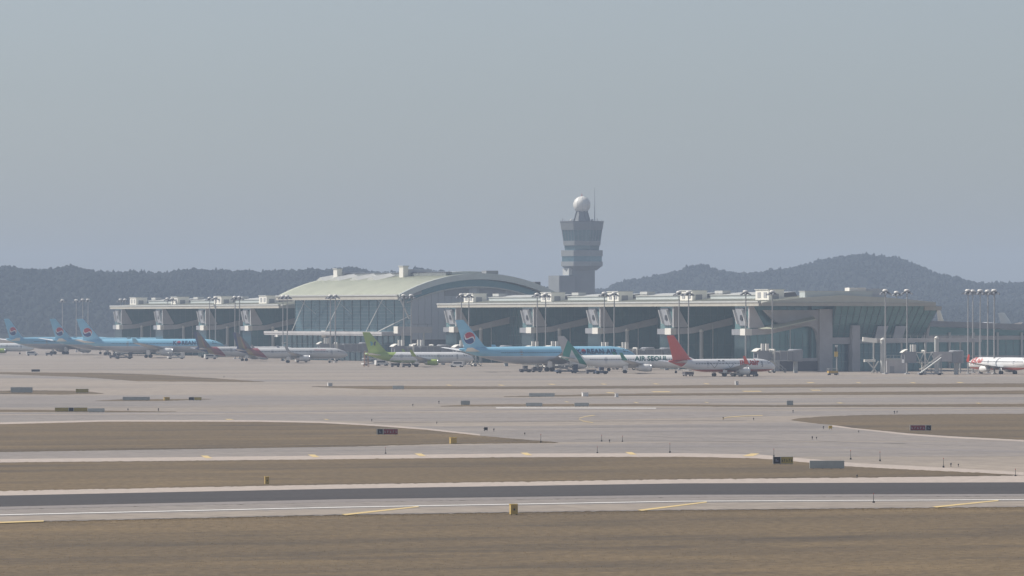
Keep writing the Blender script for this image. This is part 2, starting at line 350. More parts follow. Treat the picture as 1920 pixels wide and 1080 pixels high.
def tufts(name, label, n, up, lo, hmin, hmax, seed):
    r = np.random.default_rng(seed); V = []; 
    a = r.uniform(-60, 1980, n); t_ = r.uniform(0, 1, n)**1.0
    k = int(n*.22); t_[:k] = np.abs(r.normal(0, .02, k)); t_[k:2*k] = 1-np.abs(r.normal(0, .02, k))        # thicker along the borders
    yu = np.interp(a, [p[0] for p in up], [p[1] for p in up]); yl = np.interp(a, [p[0] for p in lo], [p[1] for p in lo])
    Du = FPX*CAM_H/(yu-HOR); Dl = FPX*CAM_H/(yl-HOR); D = Dl + (Du-Dl)*np.clip(t_, 0, 1); X = (a-960)/FPX*D
    ok = (Du-Dl) > 2.0; X, D = X[ok], D[ok]; n = len(X)
    for j in range(3):
        ang = r.uniform(0, math.pi, n); h = r.uniform(hmin, hmax, n); w = h*r.uniform(.25, .6, n); lx, ly = r.normal(0, .3, n)*h, r.normal(0, .3, n)*h
        ox, oy = r.normal(0, .06, n), r.normal(0, .06, n)
        p0 = np.stack([X+ox-w*np.cos(ang), D+oy-w*np.sin(ang), np.full(n, .03)], 1); p1 = np.stack([X+ox+w*np.cos(ang), D+oy+w*np.sin(ang), np.full(n, .03)], 1); p2 = np.stack([X+ox+lx, D+oy+ly, .03+h], 1)
        V.append(np.stack([p0, p1, p2], 1).reshape(-1, 3))
    V = np.concatenate(V); F = np.arange(len(V))
    me = bpy.data.meshes.new(name); me.vertices.add(len(V)); me.vertices.foreach_set('co', V.astype(np.float32).ravel())
    me.loops.add(len(F)); me.loops.foreach_set('vertex_index', F.astype(np.int32))
    me.polygons.add(len(F)//3); me.polygons.foreach_set('loop_start', np.arange(0, len(F), 3, dtype=np.int32)); me.polygons.foreach_set('loop_total', np.full(len(F)//3, 3, dtype=np.int32))
    me.update(); me.validate(); me.materials.append(M_BLADE)
    o = bpy.data.objects.new(name, me); COL.objects.link(o); o['kind'] = 'stuff'; tag(o, label, 'grass')
tufts('dry_grass', 'short dry brown grass in front of the near runway', 36000, [(0,981),(640,967),(1280,958),(1920,952)], [(0,1100),(1920,1100)], .012, .045, 21)
tufts('dry_grass', 'short dry brown grass in the strip behind the near runway', 16000, [(0,868.5),(640,862),(960,858.5),(1280,857.6),(1400,860.3),(1450,862.3),(1580,874.8),(1700,881.2),(1830,887.2),(1908,891.3)], [(0,921),(640,908.6),(1280,899),(1600,896),(1830,892.6),(1908,891.5)], .02, .06, 22)
tufts('dry_grass', 'short dry brown grass in the left island', 10000, [(0,796.5),(200,791.5),(480,791.8),(600,794),(700,799.5),(800,807),(900,818),(960,823.5),(1046,830.2)], [(0,847.5),(640,837.5),(840,832.2),(1046,830.4)], .03, .08, 23)
# ------------------------------------------------------------------ building materials
M_ROOF = mat('pale_green_metal_roof', (.46,.48,.38), .5, var=.08, scale=.15)
M_ROOFC = mat('cream_concourse_roof', (.50,.50,.43), .5, var=.08, scale=.15)
M_FINS = mat('grey_fin_metal', (.33,.33,.33), .6, var=.1)
M_FASCIA = mat('beige_fascia_metal', (.44,.42,.36), .55, var=.10, scale=.2)
M_PANEL = mat('grey_wall_panel', (.43,.45,.48), .6, var=.08, scale=.1)
M_RIM = mat('grey_green_arch_metal', (.54,.58,.56), .5, var=.08, scale=.2)
M_CONCW = mat('grey_concrete_wall', (.47,.46,.46), .8, var=.14, scale=.15)
M_DARKC = mat('dark_concrete', (.12,.12,.13), .85, var=.2, scale=.2)
M_WHITE = mat('white_painted_metal', (.74,.72,.66), .5, var=.06, scale=.3)
M_LGREY = mat('light_grey_metal', (.48,.49,.47), .5, var=.10, scale=.3)
M_GREYM = mat('grey_metal', (.27,.28,.30), .5, var=.12, scale=.4)
M_DARK = mat('dark_metal', (.035,.037,.042), .5, var=.2, scale=.5)
M_MULL = mat('aluminium_mullion', (.13,.18,.19), .45)
M_SKYLT = mat('pale_blue_skylight_glass', (.47,.51,.51), .3, spec=.5, var=.05)
M_RUBBER = mat('black_rubber', (.02,.02,.022), .85)
M_YEL = mat('yellow_paint', (.60,.42,.08), .55, var=.1)
M_ORANGE = mat('orange_paint', (.60,.17,.05), .55, var=.1)
M_RED = mat('red_paint', (.45,.04,.035), .5, var=.1)
def glass_mat(name, c0, c1, c2):
    m = bpy.data.materials.new(name); m.use_nodes = True; nt = m.node_tree; b = nt.nodes['Principled BSDF']
    tc = nt.nodes.new('ShaderNodeTexCoord'); vo = nt.nodes.new('ShaderNodeTexVoronoi'); vo.inputs['Scale'].default_value = .32
    mp = nt.nodes.new('ShaderNodeMapping'); mp.inputs['Scale'].default_value = (1, 1, .7)
    nt.links.new(tc.outputs['Object'], mp.inputs[0]); nt.links.new(mp.outputs[0], vo.inputs[0])
    no = nt.nodes.new('ShaderNodeTexNoise'); no.inputs['Scale'].default_value = .09; no.inputs['Detail'].default_value = 3
    nt.links.new(tc.outputs['Object'], no.inputs[0])
    cr = nt.nodes.new('ShaderNodeValToRGB'); cr.color_ramp.elements[0].position = .36; cr.color_ramp.elements[1].position = .66
    cr.color_ramp.elements[0].color = (*c0, 1); cr.color_ramp.elements[1].color = (*c1, 1)
    nt.links.new(no.outputs[0], cr.inputs[0])
    mx = nt.nodes.new('ShaderNodeMix'); mx.data_type = 'RGBA'; mx.inputs[7].default_value = (*c2, 1)
    sp = nt.nodes.new('ShaderNodeSeparateColor'); nt.links.new(vo.outputs['Color'], sp.inputs[0])
    mr = nt.nodes.new('ShaderNodeMapRange'); mr.inputs[1].default_value = .72; mr.inputs[2].default_value = 1.0; mr.inputs[4].default_value = .6
    nt.links.new(sp.outputs[0], mr.inputs[0]); nt.links.new(mr.outputs[0], mx.inputs[0]); nt.links.new(cr.outputs[0], mx.inputs[6])
    nt.links.new(mx.outputs[2], b.inputs['Base Color'])
    b.inputs['Roughness'].default_value = .14; b.inputs['Specular IOR Level'].default_value = .5; b.inputs['IOR'].default_value = 2.25; b.inputs['Specular Tint'].default_value = (.55,.88,.95,1)     # teal coated glass
    return m
M_GLASS = glass_mat('teal_curtain_glass', (.068,.145,.152), (.105,.195,.195), (.15,.24,.23))
M_GLASSF = glass_mat('sun_dimmed_front_glass', (.012,.028,.032), (.020,.040,.044), (.03,.05,.055))  # darker copy of the glass, cancels the sunlight on the gate fronts
M_GLASSD = glass_mat('dark_blue_glass', (.035,.075,.105), (.055,.105,.130), (.08,.13,.15))

def w2(origin, rz, x, y):
    c, s = math.cos(rz), math.sin(rz); return Vector((origin[0]+c*x-s*y, origin[1]+s*x+c*y, 0))
CR = math.atan2(.317, .948)

def mullions(mb, p0, p1, z0, z1, stepu, stepz, out, w=.14, proud=.12):
    """grid of bars on a vertical wall from p0 to p1 (xy), outward normal out (xy)"""
    p0 = Vector((*p0, 0)); p1 = Vector((*p1, 0)); o = Vector((*out, 0)); L = (p1-p0).length; d = (p1-p0).normalized()
    k = max(1, round(L/stepu))
    for i in range(k+1):
        c = p0 + d*(L*i/k) + o*proud*.5
        mb.bar((c.x, c.y, z0), (c.x, c.y, z1), w, w, up=(o.x, o.y, 0))
    k = max(1, round((z1-z0)/stepz))
    for i in range(1, k):
        z = z0+(z1-z0)*i/k; a = p0+o*proud*.4; b = p1+o*proud*.4
        mb.bar((a.x, a.y, z), (b.x, b.y, z), w*.8, w*.8)

def quadwall(pts, d):  return MB().prism(pts, d)

def concourse(name, label, origin, y0, y1, bays, end=False, W=62.0, seed=1):
    r = random.Random(seed)
    t = thing(name, label, 'building', (*origin, 0), CR)
    # roof shell (cross-section swept along y)
    prof = [(0,22.6),(3,23.1),(14,24.2),(30,25.1),(46,24.3),(W,22.9),(W,22.2),(30,23.6),(3,21.9),(0,21.9)]
    roof = MB().prism([(x, y0, z) for x, z in prof], (0, y1-y0, 0)).build('roof', M_ROOFC, t)
    seam = MB()
    ys = y0+1.5
    while ys < y1:
        for (xa, za), (xb, zb) in zip(prof[1:5], prof[2:6]): seam.bar((xa, ys, za+.05), (xb, ys, zb+.05), .18, .16)
        ys += 3.0
    seam.build('roof_seam', M_ROOFC, roof)
    MB().box(-.5, .35, y0-.2, y1, 21.6, 23.15).build('fascia', M_FASCIA, t)
    MB().box(-.75, -.5, y0-.2, y1, 22.75, 23.3).build('gutter', M_LGREY, t)
    MB().box(.36, W+.4, y0-.95, y0-.2, 21.6, 22.7).build('end_fascia', M_FASCIA, t)
    MB().prism([(.36,y0-.6,22.72),(3,y0-.6,23.15),(14,y0-.6,24.25),(30,y0-.6,25.15),(46,y0-.6,24.35),(W+.4,y0-.6,22.95),(W+.4,y0-.6,22.72)], (0,.59,0)).build('end_roof_flashing', M_ROOFC, t)
    # recessed wall
    MB().box(22, W-2, (y0+4 if not end else y0+9), y1, 0, 22.3).build('inner_glass_wall', M_GLASS, t)
    mb = MB(); mullions(mb, (22, y0+10), (22, y1), 0, 21.6, 4, 3.4, (-1, 0)); mb.build('mullion_grid', M_MULL, t, kind='stuff')
    bays = sorted(bays)
    for i, b in enumerate(bays):
        wide = 14.0
        blk = MB().box(.9, 21.98, b, b+wide, 0, 21.95).build('gate_block', M_GLASS, t)
        MB().box(.7, .88, b+.05, b+wide, .05, 11.9).build('front_glass', M_GLASSF, blk)  # added pane, darkened in colour against the sun on this side
        mb = MB(); mullions(mb, (.9, b), (22, b), 0, 12.6, 2.6, 4.2, (0, -1), .13); mullions(mb, (.9, b), (22, b), 15.5, 21.7, 2.6, 3.1, (0, -1), .11)
        mullions(mb, (.9, b), (.9, b+wide), 0, 12, 7, 6, (-1, 0), .1); mb.build('mullion_grid', M_MULL, blk, kind='stuff')
        # sloping lounge roof beam along the side, white front band
        MB().prism([(-.6,b-1.3,11.9),(-.6,b-1.3,14.0),(7,b-1.3,14.3),(22,b-1.3,17.8),(22,b-1.3,15.3),(7,b-1.3,12.3)], (0,1.28,0)).build('side_beam', M_CONCW, t)
        MB().box(-1.0, .88, b-1.5, b+4.5, 11.9, 14.1).build('front_band', M_WHITE, t)
        MB().box(-.3, .88, b+4.55, b+wide, 12.0, 13.9).build('front_band', M_GREYM, t)
        top = MB()
        for q in (b-.6, b+1.8, b+4.2): top.bar((-.7, q, 14.2), (-.7, q, 15.1), .12)
        top.bar((-.7, b-1.2, 15.1), (-.7, b+6.0, 15.1), .12); top.build('railing', M_DARK, t)
        # pylon plate and slanting fins
        MB().prism([(.2,b-.9,14.4),(.2,b-.9,21.5),(1.8,b-.9,21.5),(5.6,b-.9,14.9),(5,b-.9,14.35)], (0,.88,0)).build('pylon', M_CONCW, t)
        MB().prism([(.3,b+.2,15.0),(.3,b+5.2,21.0),(.3,b+12.5,21.0),(.3,b+8.5,15.0)], (.58,0,0)).build('pylon_face', M_GREYM, t)
        for (ya, yb) in ((b+.6, b+4.6), (b+8.3, b+12.0)):
            MB().prism([(-.5,ya,15.6),(-.5,yb,20.4),(-.5,yb+.8,20.4),(-.5,ya+.8,15.6)], (.78,0,0)).build('slanting_fin', M_FINS, t)
        MB().box(-.05,.28,b+5.2,b+7.2,17.0,18.6).build('notch', M_DARK, t)
        # round column with white cap, thin support poles
        if i != 0 or not end:
            col = MB().lathe([(.68,0),(.68,12.9)], 14, (9.6,b-3.2,0)).build('round_column', M_LGREY, t, smooth=False)
            MB().lathe([(.75,12.9),(.72,13.3),(.5,13.7),(.15,13.95),(.02,14.0)], 14, (9.6,b-3.2,0)).build('cap', M_WHITE, col, smooth=True)
        MB().lathe([(.19,0),(.17,15.4)], 8, (14.2,b-2.2,0)).build('support_pole', M_LGREY, t)
        # roof monitor and plant room
        nb = bays[i+1] if i+1 < len(bays) else y1-4
        pr = MB().box(8, 13.5, b+1.5, b+13.5, 23.4, 27.0).build('plant_room', M_WHITE, t)
        MB().box(7.7, 13.8, b+1.2, b+13.8, 27.0, 27.25).build('plant_room_roof', M_LGREY, pr)
        for q in (b+3, b+8.6):
            MB().box(7.94, 7.99, q, q+2.9, 24.3, 26.2).build('window', M_GREYM, pr)
            MB().box(7.9, 7.935, q+1.3, q+1.6, 24.3, 26.2).build('window_bar', M_WHITE, pr)
        MB().box(9.2, 11.6, b+1.44, b+1.49, 23.5, 25.7).build('door', M_GREYM, pr)
        ma, mz = b+18, nb-3
        if mz-ma > 10:
            MB().prism([(13,ma,23.4),(13,ma,25.4),(24,ma,26.3),(24,ma,23.4)], (0,mz-ma,0)).build('roof_monitor', M_SKYLT, t)
            MB().prism([(12.9,ma-3.8,23.6),(12.9,ma-.05,25.5),(24,ma-.05,26.35),(24,ma-3.8,23.8)], (0,.04,0)).build('monitor_end', M_DARK, t)
            MB().prism([(12.6,ma,25.42),(24.2,ma,26.36),(24.2,ma,26.5),(12.6,ma,25.6)], (0,mz-ma,0)).build('monitor_cap', M_LGREY, t)
            MB().box(14, 17, mz-9, mz-1.5, 26.0, 27.0).build('vent_housing', M_LGREY, t)
    return t
def u_for(origin, px, x=0.0, z=None):      # along-facade coordinate of the facade point seen at a photo column
    c, s = math.cos(CR), math.sin(CR); k = (px-960)/FPX
    return (origin[0]+c*x - k*(origin[1]+s*x))/(s + k*c)

OC = (82.0, 1626.9)
bR = [u_for(OC, p) for p in (1402, 1260, 1123, 998, 853)]
right_c = concourse('concourse_building', 'long glass concourse with pale flat roof right of the arched hall', OC, 2.0, u_for(OC, 822), bR, end=True, seed=3)
OL = (-101.0, 2110.0)
bL = [u_for(OL, p) for p in (468, 384, 303, 226)]
concourse('concourse_building', 'hazy far concourse with pale flat roof, left of the arched hall', OL, -8.0, u_for(OL, 208), bL, seed=4)

# ---- end block of the right concourse: leaning glass, concrete portal frame, piers
t = right_c; b1 = bR[0]
eb = MB().prism([(28.2,b1-3,0),(60,b1-3,0),(60,b1+6,0),(28.2,b1+6,0)], (0,0,9.5)).build('end_glass_base', M_GLASSD, t)
lean = MB().add([(28.2,b1-3.2,9.5),(60,b1-3.2,9.5),(60,b1+8,9.5),(28.2,b1+8,9.5),(28.2,b1-7.2,21.6),(65.5,b1-7.2,21.6),(65.5,b1+8,21.6),(28.2,b1+8,21.6)],
     [(0,3,2,1),(4,5,6,7),(0,1,5,4),(1,2,6,5),(2,3,7,6),(3,0,4,7)]).build('leaning_end_glass', M_GLASS, t)
mb = MB()
for i in range(17):
    x = 28.4 + i*2.0; xt = 28.4 + i*2.32
    mb.bar((x, b1-3.3, 9.5), (xt, b1-7.3, 21.5), .16)
for k_ in range(1, 4):
    f = k_/4; mb.bar((28.2, b1-3.3-4*f, 9.5+12.1*f), (60+5.5*f, b1-3.3-4*f, 9.5+12.1*f), .12)
mb.build('mullion_grid', M_MULL, lean, kind='stuff')
mb = MB(); mullions(mb, (28.2, b1-3), (60, b1-3), 0, 9.4, 2.0, 3.1, (0,-1), .13); mb.build('mullion_grid', M_MULL, eb, kind='stuff')
MB().box(60.2, 66.4, b1-7.4, b1-6.9, 20.2, 21.55).build('end_fascia', M_FASCIA, t)
MB().prism([(62.4,y,z) for y, z in [(b1-7,21.6),(b1-3,9.5),(b1-2.2,9.5),(b1-6,21.6)]], (.9,0,0)).build('corner_blade', M_CONCW, t)
MB().box(23.6, 28.15, b1-5.0, b1+.5, 0, 20.6).build('concrete_pier', M_CONCW, t)
MB().prism([(4.5,b1-4.0,20.3),(23.6,b1-4.0,20.3),(23.6,b1-4.0,14.8),(15.5,b1-4.0,15.0),(12,b1-4.0,15.4),(8.5,b1-4.0,16.4)], (0,2.4,0)).build('concrete_lintel', M_CONCW, t)
MB().prism([(21,b1-3.9,14.85),(23.55,b1-3.9,14.85),(23.55,b1-3.9,9.5),(23.0,b1-3.9,13.0),(22.3,b1-3.9,14.2)], (0,2.2,0)).build('opening_corner', M_CONCW, t)
MB().box(9.0, 23.5, b1-3.4, b1-1.6, 0, 4.4).build('low_wall', M_CONCW, t)
MB().box(10, 23.4, b1-3.55, b1-3.42, .1, 3.4).build('loading_door', M_DARKC, t)
MB().box(34.6, 37.4, b1-6.6, b1-3.05, 0, 15.2).build('concrete_pier', M_CONCW, t)
MB().box(28.2, 34.55, b1-4.6, b1-3.25, 9.0, 11.2).build('spandrel_band', M_CONCW, t)
MB().box(37.45, 58, b1-4.4, b1-3.25, 9.3, 10.6).build('spandrel_band', M_LGREY, t)
for xa in (43.5, 50.0):
    MB().prism([(xa,b1-4.6,10.7),(xa+3.4,b1-4.6,10.7),(xa+4.4,b1-5.7,15.0),(xa+.6,b1-5.7,15.0)], (0,.5,0)).build('slanting_panel', M_PANEL, t)
MB().box(17, 41, 4.5, 9.5, 24.2, 26.4).build('roof_monitor', M_SKYLT, t)
MB().box(16.8, 41.2, 4.3, 9.7, 26.4, 26.6).build('monitor_cap', M_LGREY, t)
MB().box(33, 39, 5, 9, 26.6, 27.7).build('vent_housing', M_WHITE, t)
MB().box(39.2, 46, 6, 9, 24.2, 27.4).build('vent_housing', M_PANEL, t)
MB().prism([(3,b1-1.9,14.0),(22,b1-1.9,18.2),(20,b1-10.5,17.0),(6,b1-10.5,14.1)], (0,0,.35)).build('sloping_canopy', M_ROOF, t)

# ------------------------------------------------------------------ the arched hall
HO = (-47.0, 1990.0); HR = math.atan2(.47, .88); HW = 73.4; HL = 110.0
hall = thing('terminal_hall', 'large arched terminal hall with pale green curved roof and glass front', 'building', (*HO, 0), HR)
rise = 8.6; zE = 26.7; Rr = (HW*HW/4 + rise*rise)/(2*rise)
def arcz(x): return zE + rise - Rr + math.sqrt(Rr*Rr - (x-HW/2)**2)
NS = 28; xsr = [HW*i/NS for i in range(NS+1)]
topv = [(x, arcz(x)) for x in xsr]; botv = [(x, arcz(x)-1.0) for x in xsr[::-1]]
def sweep(prof, ya, yb, name, m, parent, smooth=False):
    n = len(prof); vv = [(x, ya, z) for x, z in prof] + [(x, yb, z) for x, z in prof]
    k = n//2
    ff = [(i, (i+1) % n, n+(i+1) % n, n+i) for i in range(n)]
    for i in range(k-1):
        q = (i, i+1, n-2-i, n-1-i); ff.append(q); ff.append(tuple(v+n for v in q))
    return MB().add(vv, ff).build(name, m, parent, smooth)
hroof = sweep(topv+botv, -3.2, HL, 'roof', M_ROOF, hall)
seam = MB()
for k_ in range(int(HL/2.5)):
    y = -2+k_*2.5
    for i in range(NS): seam.bar((xsr[i], y, arcz(xsr[i])+.04), (xsr[i+1], y, arcz(xsr[i+1])+.04), .16, .14)
seam.build('roof_seam', M_ROOF, hroof)
sweep([(x, arcz(x)+.25) for x in xsr]+[(x, arcz(x)-2.2) for x in xsr[::-1]], -4.3, -3.21, 'arch_rim', M_RIM, hall)
sweep([(x, arcz(x)-2.25) for x in xsr[2:-2]]+[(x, arcz(x)-5.0) for x in xsr[2:-2][::-1]], -1.2, -.6, 'arch_glazing', M_GLASSD, hall)
sweep([(x, arcz(x)-5.0) for x in xsr[2:-2]]+[(x, arcz(x)-5.5) for x in xsr[2:-2][::-1]], -1.5, -.5, 'arch_sill', M_LGREY, hall)
MB().box(-.6, .4, -3.6, HL, 24.9, 26.75).build('eave_fascia', M_FASCIA, hall)
MB().box(-.9, -.6, -3.6, HL, 26.4, 26.95).build('gutter', M_LGREY, hall)
MB().prism([(.4,-3,26.3),(10.5,-3,28.6),(10.5,-3,27.2),(.4,-3,25.0)], (0,HL+3,0)).build('soffit', M_GREYM, hall)
x = 7.4
while x < HW-4:                        # vertical wall panels of the gable
    xe = min(x+3.0, HW-3.5); zt = lambda q: arcz(q)-5.3
    MB().prism([(x+.06,-.3,8.8),(xe-.06,-.3,8.8),(xe-.06,-.3,zt(xe)),(x+.06,-.3,zt(x))], (0,.28,0)).build('wall_panel', M_PANEL, hall)
    x = xe if xe > x+.1 else x+3
MB().prism([(7.4,0,0),(HW-3.6,0,0),(HW-3.6,0,25),(HW/2,0,arcz(HW/2)-3),(9,0,27)], (0,.6,0)).build('gable_wall', M_DARKC, hall)
for xa, xb in ((22.2, 33.2), (38.2, 50.0)):
    MB().box(xa, xb, -.62, -.31, 26.4, 29.2).build('louvre', M_GREYM, hall)
MB().box(8.0, HW-8, .7, HL-1, 0, 27).build('glass_front', M_GLASSD, hall)
mb = MB(); mullions(mb, (8, .7), (8, HL-1), 12, 26.5, 7.5, 1.5, (-1,0), .16, .2); mb.build('mullion_grid', M_MULL, hall, kind='stuff')
mb = MB(); mullions(mb, (2.0, 0), (2.0, HL), 0, 10.3, 5, 3.4, (-1,0), .22, .2); mb.build('mullion_grid', M_MULL, hall, kind='stuff')
MB().box(2.1, 7.9, 0, HL, 0, 10.3).build('lower_glass_wall', M_GLASSD, hall)
gl = MB().box(-6.0, 7.9, -.5, HL, 10.4, 11.9).build('gallery_slab', M_CONCW, hall)
MB().box(-6.2, -6.02, -.5, HL, 11.0, 11.95).build('gallery_edge', M_CONCW, gl)
for y in (12, 50, 84):
    MB().bar((5.5, min(y+25, HL-3), 12), (.8, y, 25.6), .22).build('diagonal_strut', M_LGREY, hall)
    MB().bar((6.5, y+2, 19), (.8, y+7, 25.6), .16).build('diagonal_strut', M_LGREY, hall)
MB().bar((1.2, -2, 25.6), (6.6, .2, 17.2), .5).build('diagonal_strut', M_LGREY, hall)
MB().bar((5.5, 26, 12), (7.2, .6, 18.5), .3).build('diagonal_strut', M_LGREY, hall)
# ridge skylight with dormers, vents
xs2 = [x for x in xsr if 25.5 <= x <= 48]
sky_l = sweep([(x, arcz(x)+1.15) for x in xs2]+[(x, arcz(x)+.02) for x in xs2[::-1]], 6, HL-6, 'ridge_skylight', M_SKYLT, hall)
sweep([(x, arcz(x)+1.3) for x in xs2[:2]]+[(x, arcz(x)+.05) for x in xs2[:2][::-1]], 6, HL-6, 'skylight_shadow_strip', M_DARK, sky_l)  # dark strip painted as the shadow edge between skylight and roof
for y in (52, 68, 86, 100):
    MB().add([(17.5,y,arcz(17.5)),(17.5,y+9,arcz(17.5)),(17.3,y+4.5,arcz(17.5)+1.5),(27,y,arcz(27)+.3),(27,y+9,arcz(27)+.3),(27,y+4.5,arcz(27)+1.4)],
             [(0,1,2),(3,5,4),(0,2,5,3),(1,4,5,2),(0,3,4,1)]).build('dormer', M_LGREY, hall)
for (vx, vy, zt) in ((24, 39.5, 38.6), (24, 101, 38.0)):
    v = MB().box(vx-1.2, vx+1.2, vy-1.8, vy+1.8, arcz(vx)-.3, zt).build('roof_vent', M_WHITE, hall)
    MB().box(vx-1.5, vx+1.5, vy-2.1, vy+2.1, zt, zt+.35).build('vent_cap', M_LGREY, v)
    MB().box(vx+1.3, vx+12, vy-2, vy+2.5, arcz(vx), zt-1.1).build('vent_duct', M_PANEL, v)
MB().box(42, 47.5, 1, 5, arcz(44)-.2, arcz(44)+1.7).build('plant_box', M_GREYM, hall)
MB().box(64.5, 67, 1, 5, arcz(66)-.2, arcz(66)+2.3).build('plant_box', M_DARKC, hall)

# gate boxes hung off the hall front: white ended fixed walkways
for k_, (px, zz, dd) in enumerate([(520,11.2,2105),(609,11.2,2045),(745,13.2,1955)]):
    X = pxd(px, dd); t = thing('fixed_walkway', ['white ended fixed walkway box at the far end of the hall front','white ended fixed walkway box at the middle of the hall front','white ended fixed walkway box at the gable corner of the hall'][k_], 'walkway', (X, dd, 0), CR, 'fixed walkway boxes on the hall front')
    MB().box(0, 14, -1.5, 1.8, zz-1.6, zz+.9).build('walkway_tunnel', M_CONCW, t)
    MB().box(-.4, -.01, -1.7, 3.6, zz-1.8, zz+1.0).build('end_face', M_WHITE, t)
    for x in (2, 11): MB().lathe([(.35,0),(.35,zz-1.6)], 10, (x,0,0)).build('leg', M_LGREY, t)
    rl = MB()
    for x in (0, 4, 8, 12): rl.bar((x,-1.4,zz+.9), (x,-1.4,zz+1.9), .1)
    rl.bar((0,-1.4,zz+1.9), (14,-1.4,zz+1.9), .1); rl.build('railing', M_DARK, t)

# ------------------------------------------------------------------ control tower
TD = 3100.0; tx = pxd(1091, TD); TS = FPX/TD
def tz(py): return zat(py, TD)
M_TWR = mat('tower_grey_cladding', (.20,.215,.22), .7, var=.12, scale=.12); M_TWB = mat('tower_band_cladding', (.26,.275,.275), .65, var=.1, scale=.12)
tw = thing('control_tower', 'tall grey control tower with flared glass cab and white radome', 'tower', (tx, TD, 0), math.radians(22.5))
def ngon(r, z0, z1, r1=None, n=8): return MB().lathe([(r, z0), (r if r1 is None else r1, z1)], n)
hs = 26/TS
MB().box(-hs*.92, hs*.92, -hs*.92, hs*.92, 0, tz(497)).build('shaft', M_TWR, tw).rotation_euler = (0,0,-math.radians(22.5))
ax = MB().box(-58/TS, -hs*.95, -8, 8, 0, tz(517)).build('annex', M_TWR, tw); ax.rotation_euler = (0,0,math.radians(2))
MB().box(-34/TS, -27/TS, -5, 4, tz(516), tz(503)).build('stair_frame', M_LGREY, ax)
rd = 40/TS/math.cos(math.pi/8)*.97
MB().lathe([(hs*1.15, tz(507)),(rd*.97, tz(499))], 8).build('drum_underside', M_TWR, tw)
MB().lathe([(rd, tz(499)),(rd, tz(490.5))], 8).build('drum_lower_band', M_TWB, tw)
MB().lathe([(rd*.96, tz(490.5)),(rd*.96, tz(480.5))], 8).build('drum_glass', M_GLASSD, tw)
MB().lathe([(rd, tz(480.5)),(rd, tz(469.5))], 8).build('drum_upper_band', M_TWB, tw)
rn = 33/TS/math.cos(math.pi/8); rt = 40.5/TS/math.cos(math.pi/8)
def rr(py): return rn + (rt-rn)*(467-py)/(467-417)
MB().lathe([(rr(469)*.97, tz(469.5)),(rr(461)*.97, tz(460.5))], 8).build('neck_glass', M_GLASSD, tw)
MB().lathe([(rr(460), tz(460.5)),(rr(452), tz(452))], 8).build('cab_sill', M_TWB, tw)
cg = MB().lathe([(rr(452)*.97, tz(452)),(rr(432)*.97, tz(431.5))], 8).build('cab_glass', M_GLASSD, tw)
mb = MB()
for i in range(8):
    a0, a1 = 2*math.pi*i/8, 2*math.pi*(i+1)/8
    for k_ in range(4):
        f = k_/4
        P = lambda r, z: Vector((r*((1-f)*math.cos(a0)+f*math.cos(a1)), r*((1-f)*math.sin(a0)+f*math.sin(a1)), z))
        mb.bar(P(rr(452)*.985, tz(452)), P(rr(432)*.985, tz(431.5)), .13)
mb.build('cab_mullion', M_GREYM, cg)
MB().lathe([(rr(432), tz(431.5)),(rr(417), tz(417))], 8).build('cab_roof_band', M_TWR, tw)
MB().lathe([(rr(417)*1.01, tz(417)),(rr(417)*1.01, tz(415.2))], 8).build('roof_rim', M_DARKC, tw)
mb = MB()
for i in range(24):
    a = 2*math.pi*i/24; rq = rr(417)*.92
    mb.bar((rq*math.cos(a), rq*math.sin(a), tz(415.2)), (rq*math.cos(a), rq*math.sin(a), tz(412.2)), .12)
mb.build('roof_railing', M_GREYM, tw)
MB().lathe([(16/TS, tz(415.2)),(10.5/TS, tz(396))], 8).build('radome_base', M_TWR, tw)
mb = MB()
for i in range(8):
    a = 2*math.pi*i/8; mb.bar((16.6/TS*math.cos(a), 16.6/TS*math.sin(a), tz(415)), (11.2/TS*math.cos(a), 11.2/TS*math.sin(a), tz(396)), .4)
mb.build('radome_strut', M_DARKC, tw)
rz_ = 16.2/TS; cz = tz(384)
ra = MB().lathe([(max(rz_*math.sin(math.pi*(i/14)), .02), cz-rz_*math.cos(math.pi*i/14)) for i in range(15)], 20).build('radome', mat('white_radome_shell', (.78,.77,.72), .5, var=.05, scale=.2), tw, smooth=True)
mb = MB()
for i in range(10):
    a = 2*math.pi*i/10
    pts = [(1.004*rz_*math.sin(math.pi*j/12)*math.cos(a), 1.004*rz_*math.sin(math.pi*j/12)*math.sin(a), cz-1.004*rz_*math.cos(math.pi*j/12)) for j in range(1, 12)]
    for p, q in zip(pts[:-1], pts[1:]): mb.bar(p, q, .12)
mb.build('radome_seam', M_LGREY, ra)
MB().lathe([(.25, cz+rz_),(.2, cz+rz_+1.5)], 6).build('beacon', M_RED, ra)
MB().tube((24/TS*math.cos(-.39), 24/TS*math.sin(-.39), tz(415.2)), (24/TS*math.cos(-.39), 24/TS*math.sin(-.39), tz(352)), .28, .1, 6).build('antenna', M_GREYM, tw)
for ang, r_, h_ in ((2.6, 36, 409), (0.2, 35, 409), (1.9, 24, 411), (-1.2, 30, 412)):
    MB().tube((r_/TS*math.cos(ang), r_/TS*math.sin(ang), tz(415.2)), (r_/TS*math.cos(ang), r_/TS*math.sin(ang), tz(h_)), .25, .2, 6).build('roof_post', M_GREYM, tw)
for ang in (2.9, 5.6):
    MB().lathe([(.1, tz(415)),(.9, tz(414)),(.9, tz(411.5)),(.1, tz(410.5))], 8, (20/TS*math.cos(ang), 20/TS*math.sin(ang), 0)).build('roof_dish', M_WHITE, tw)
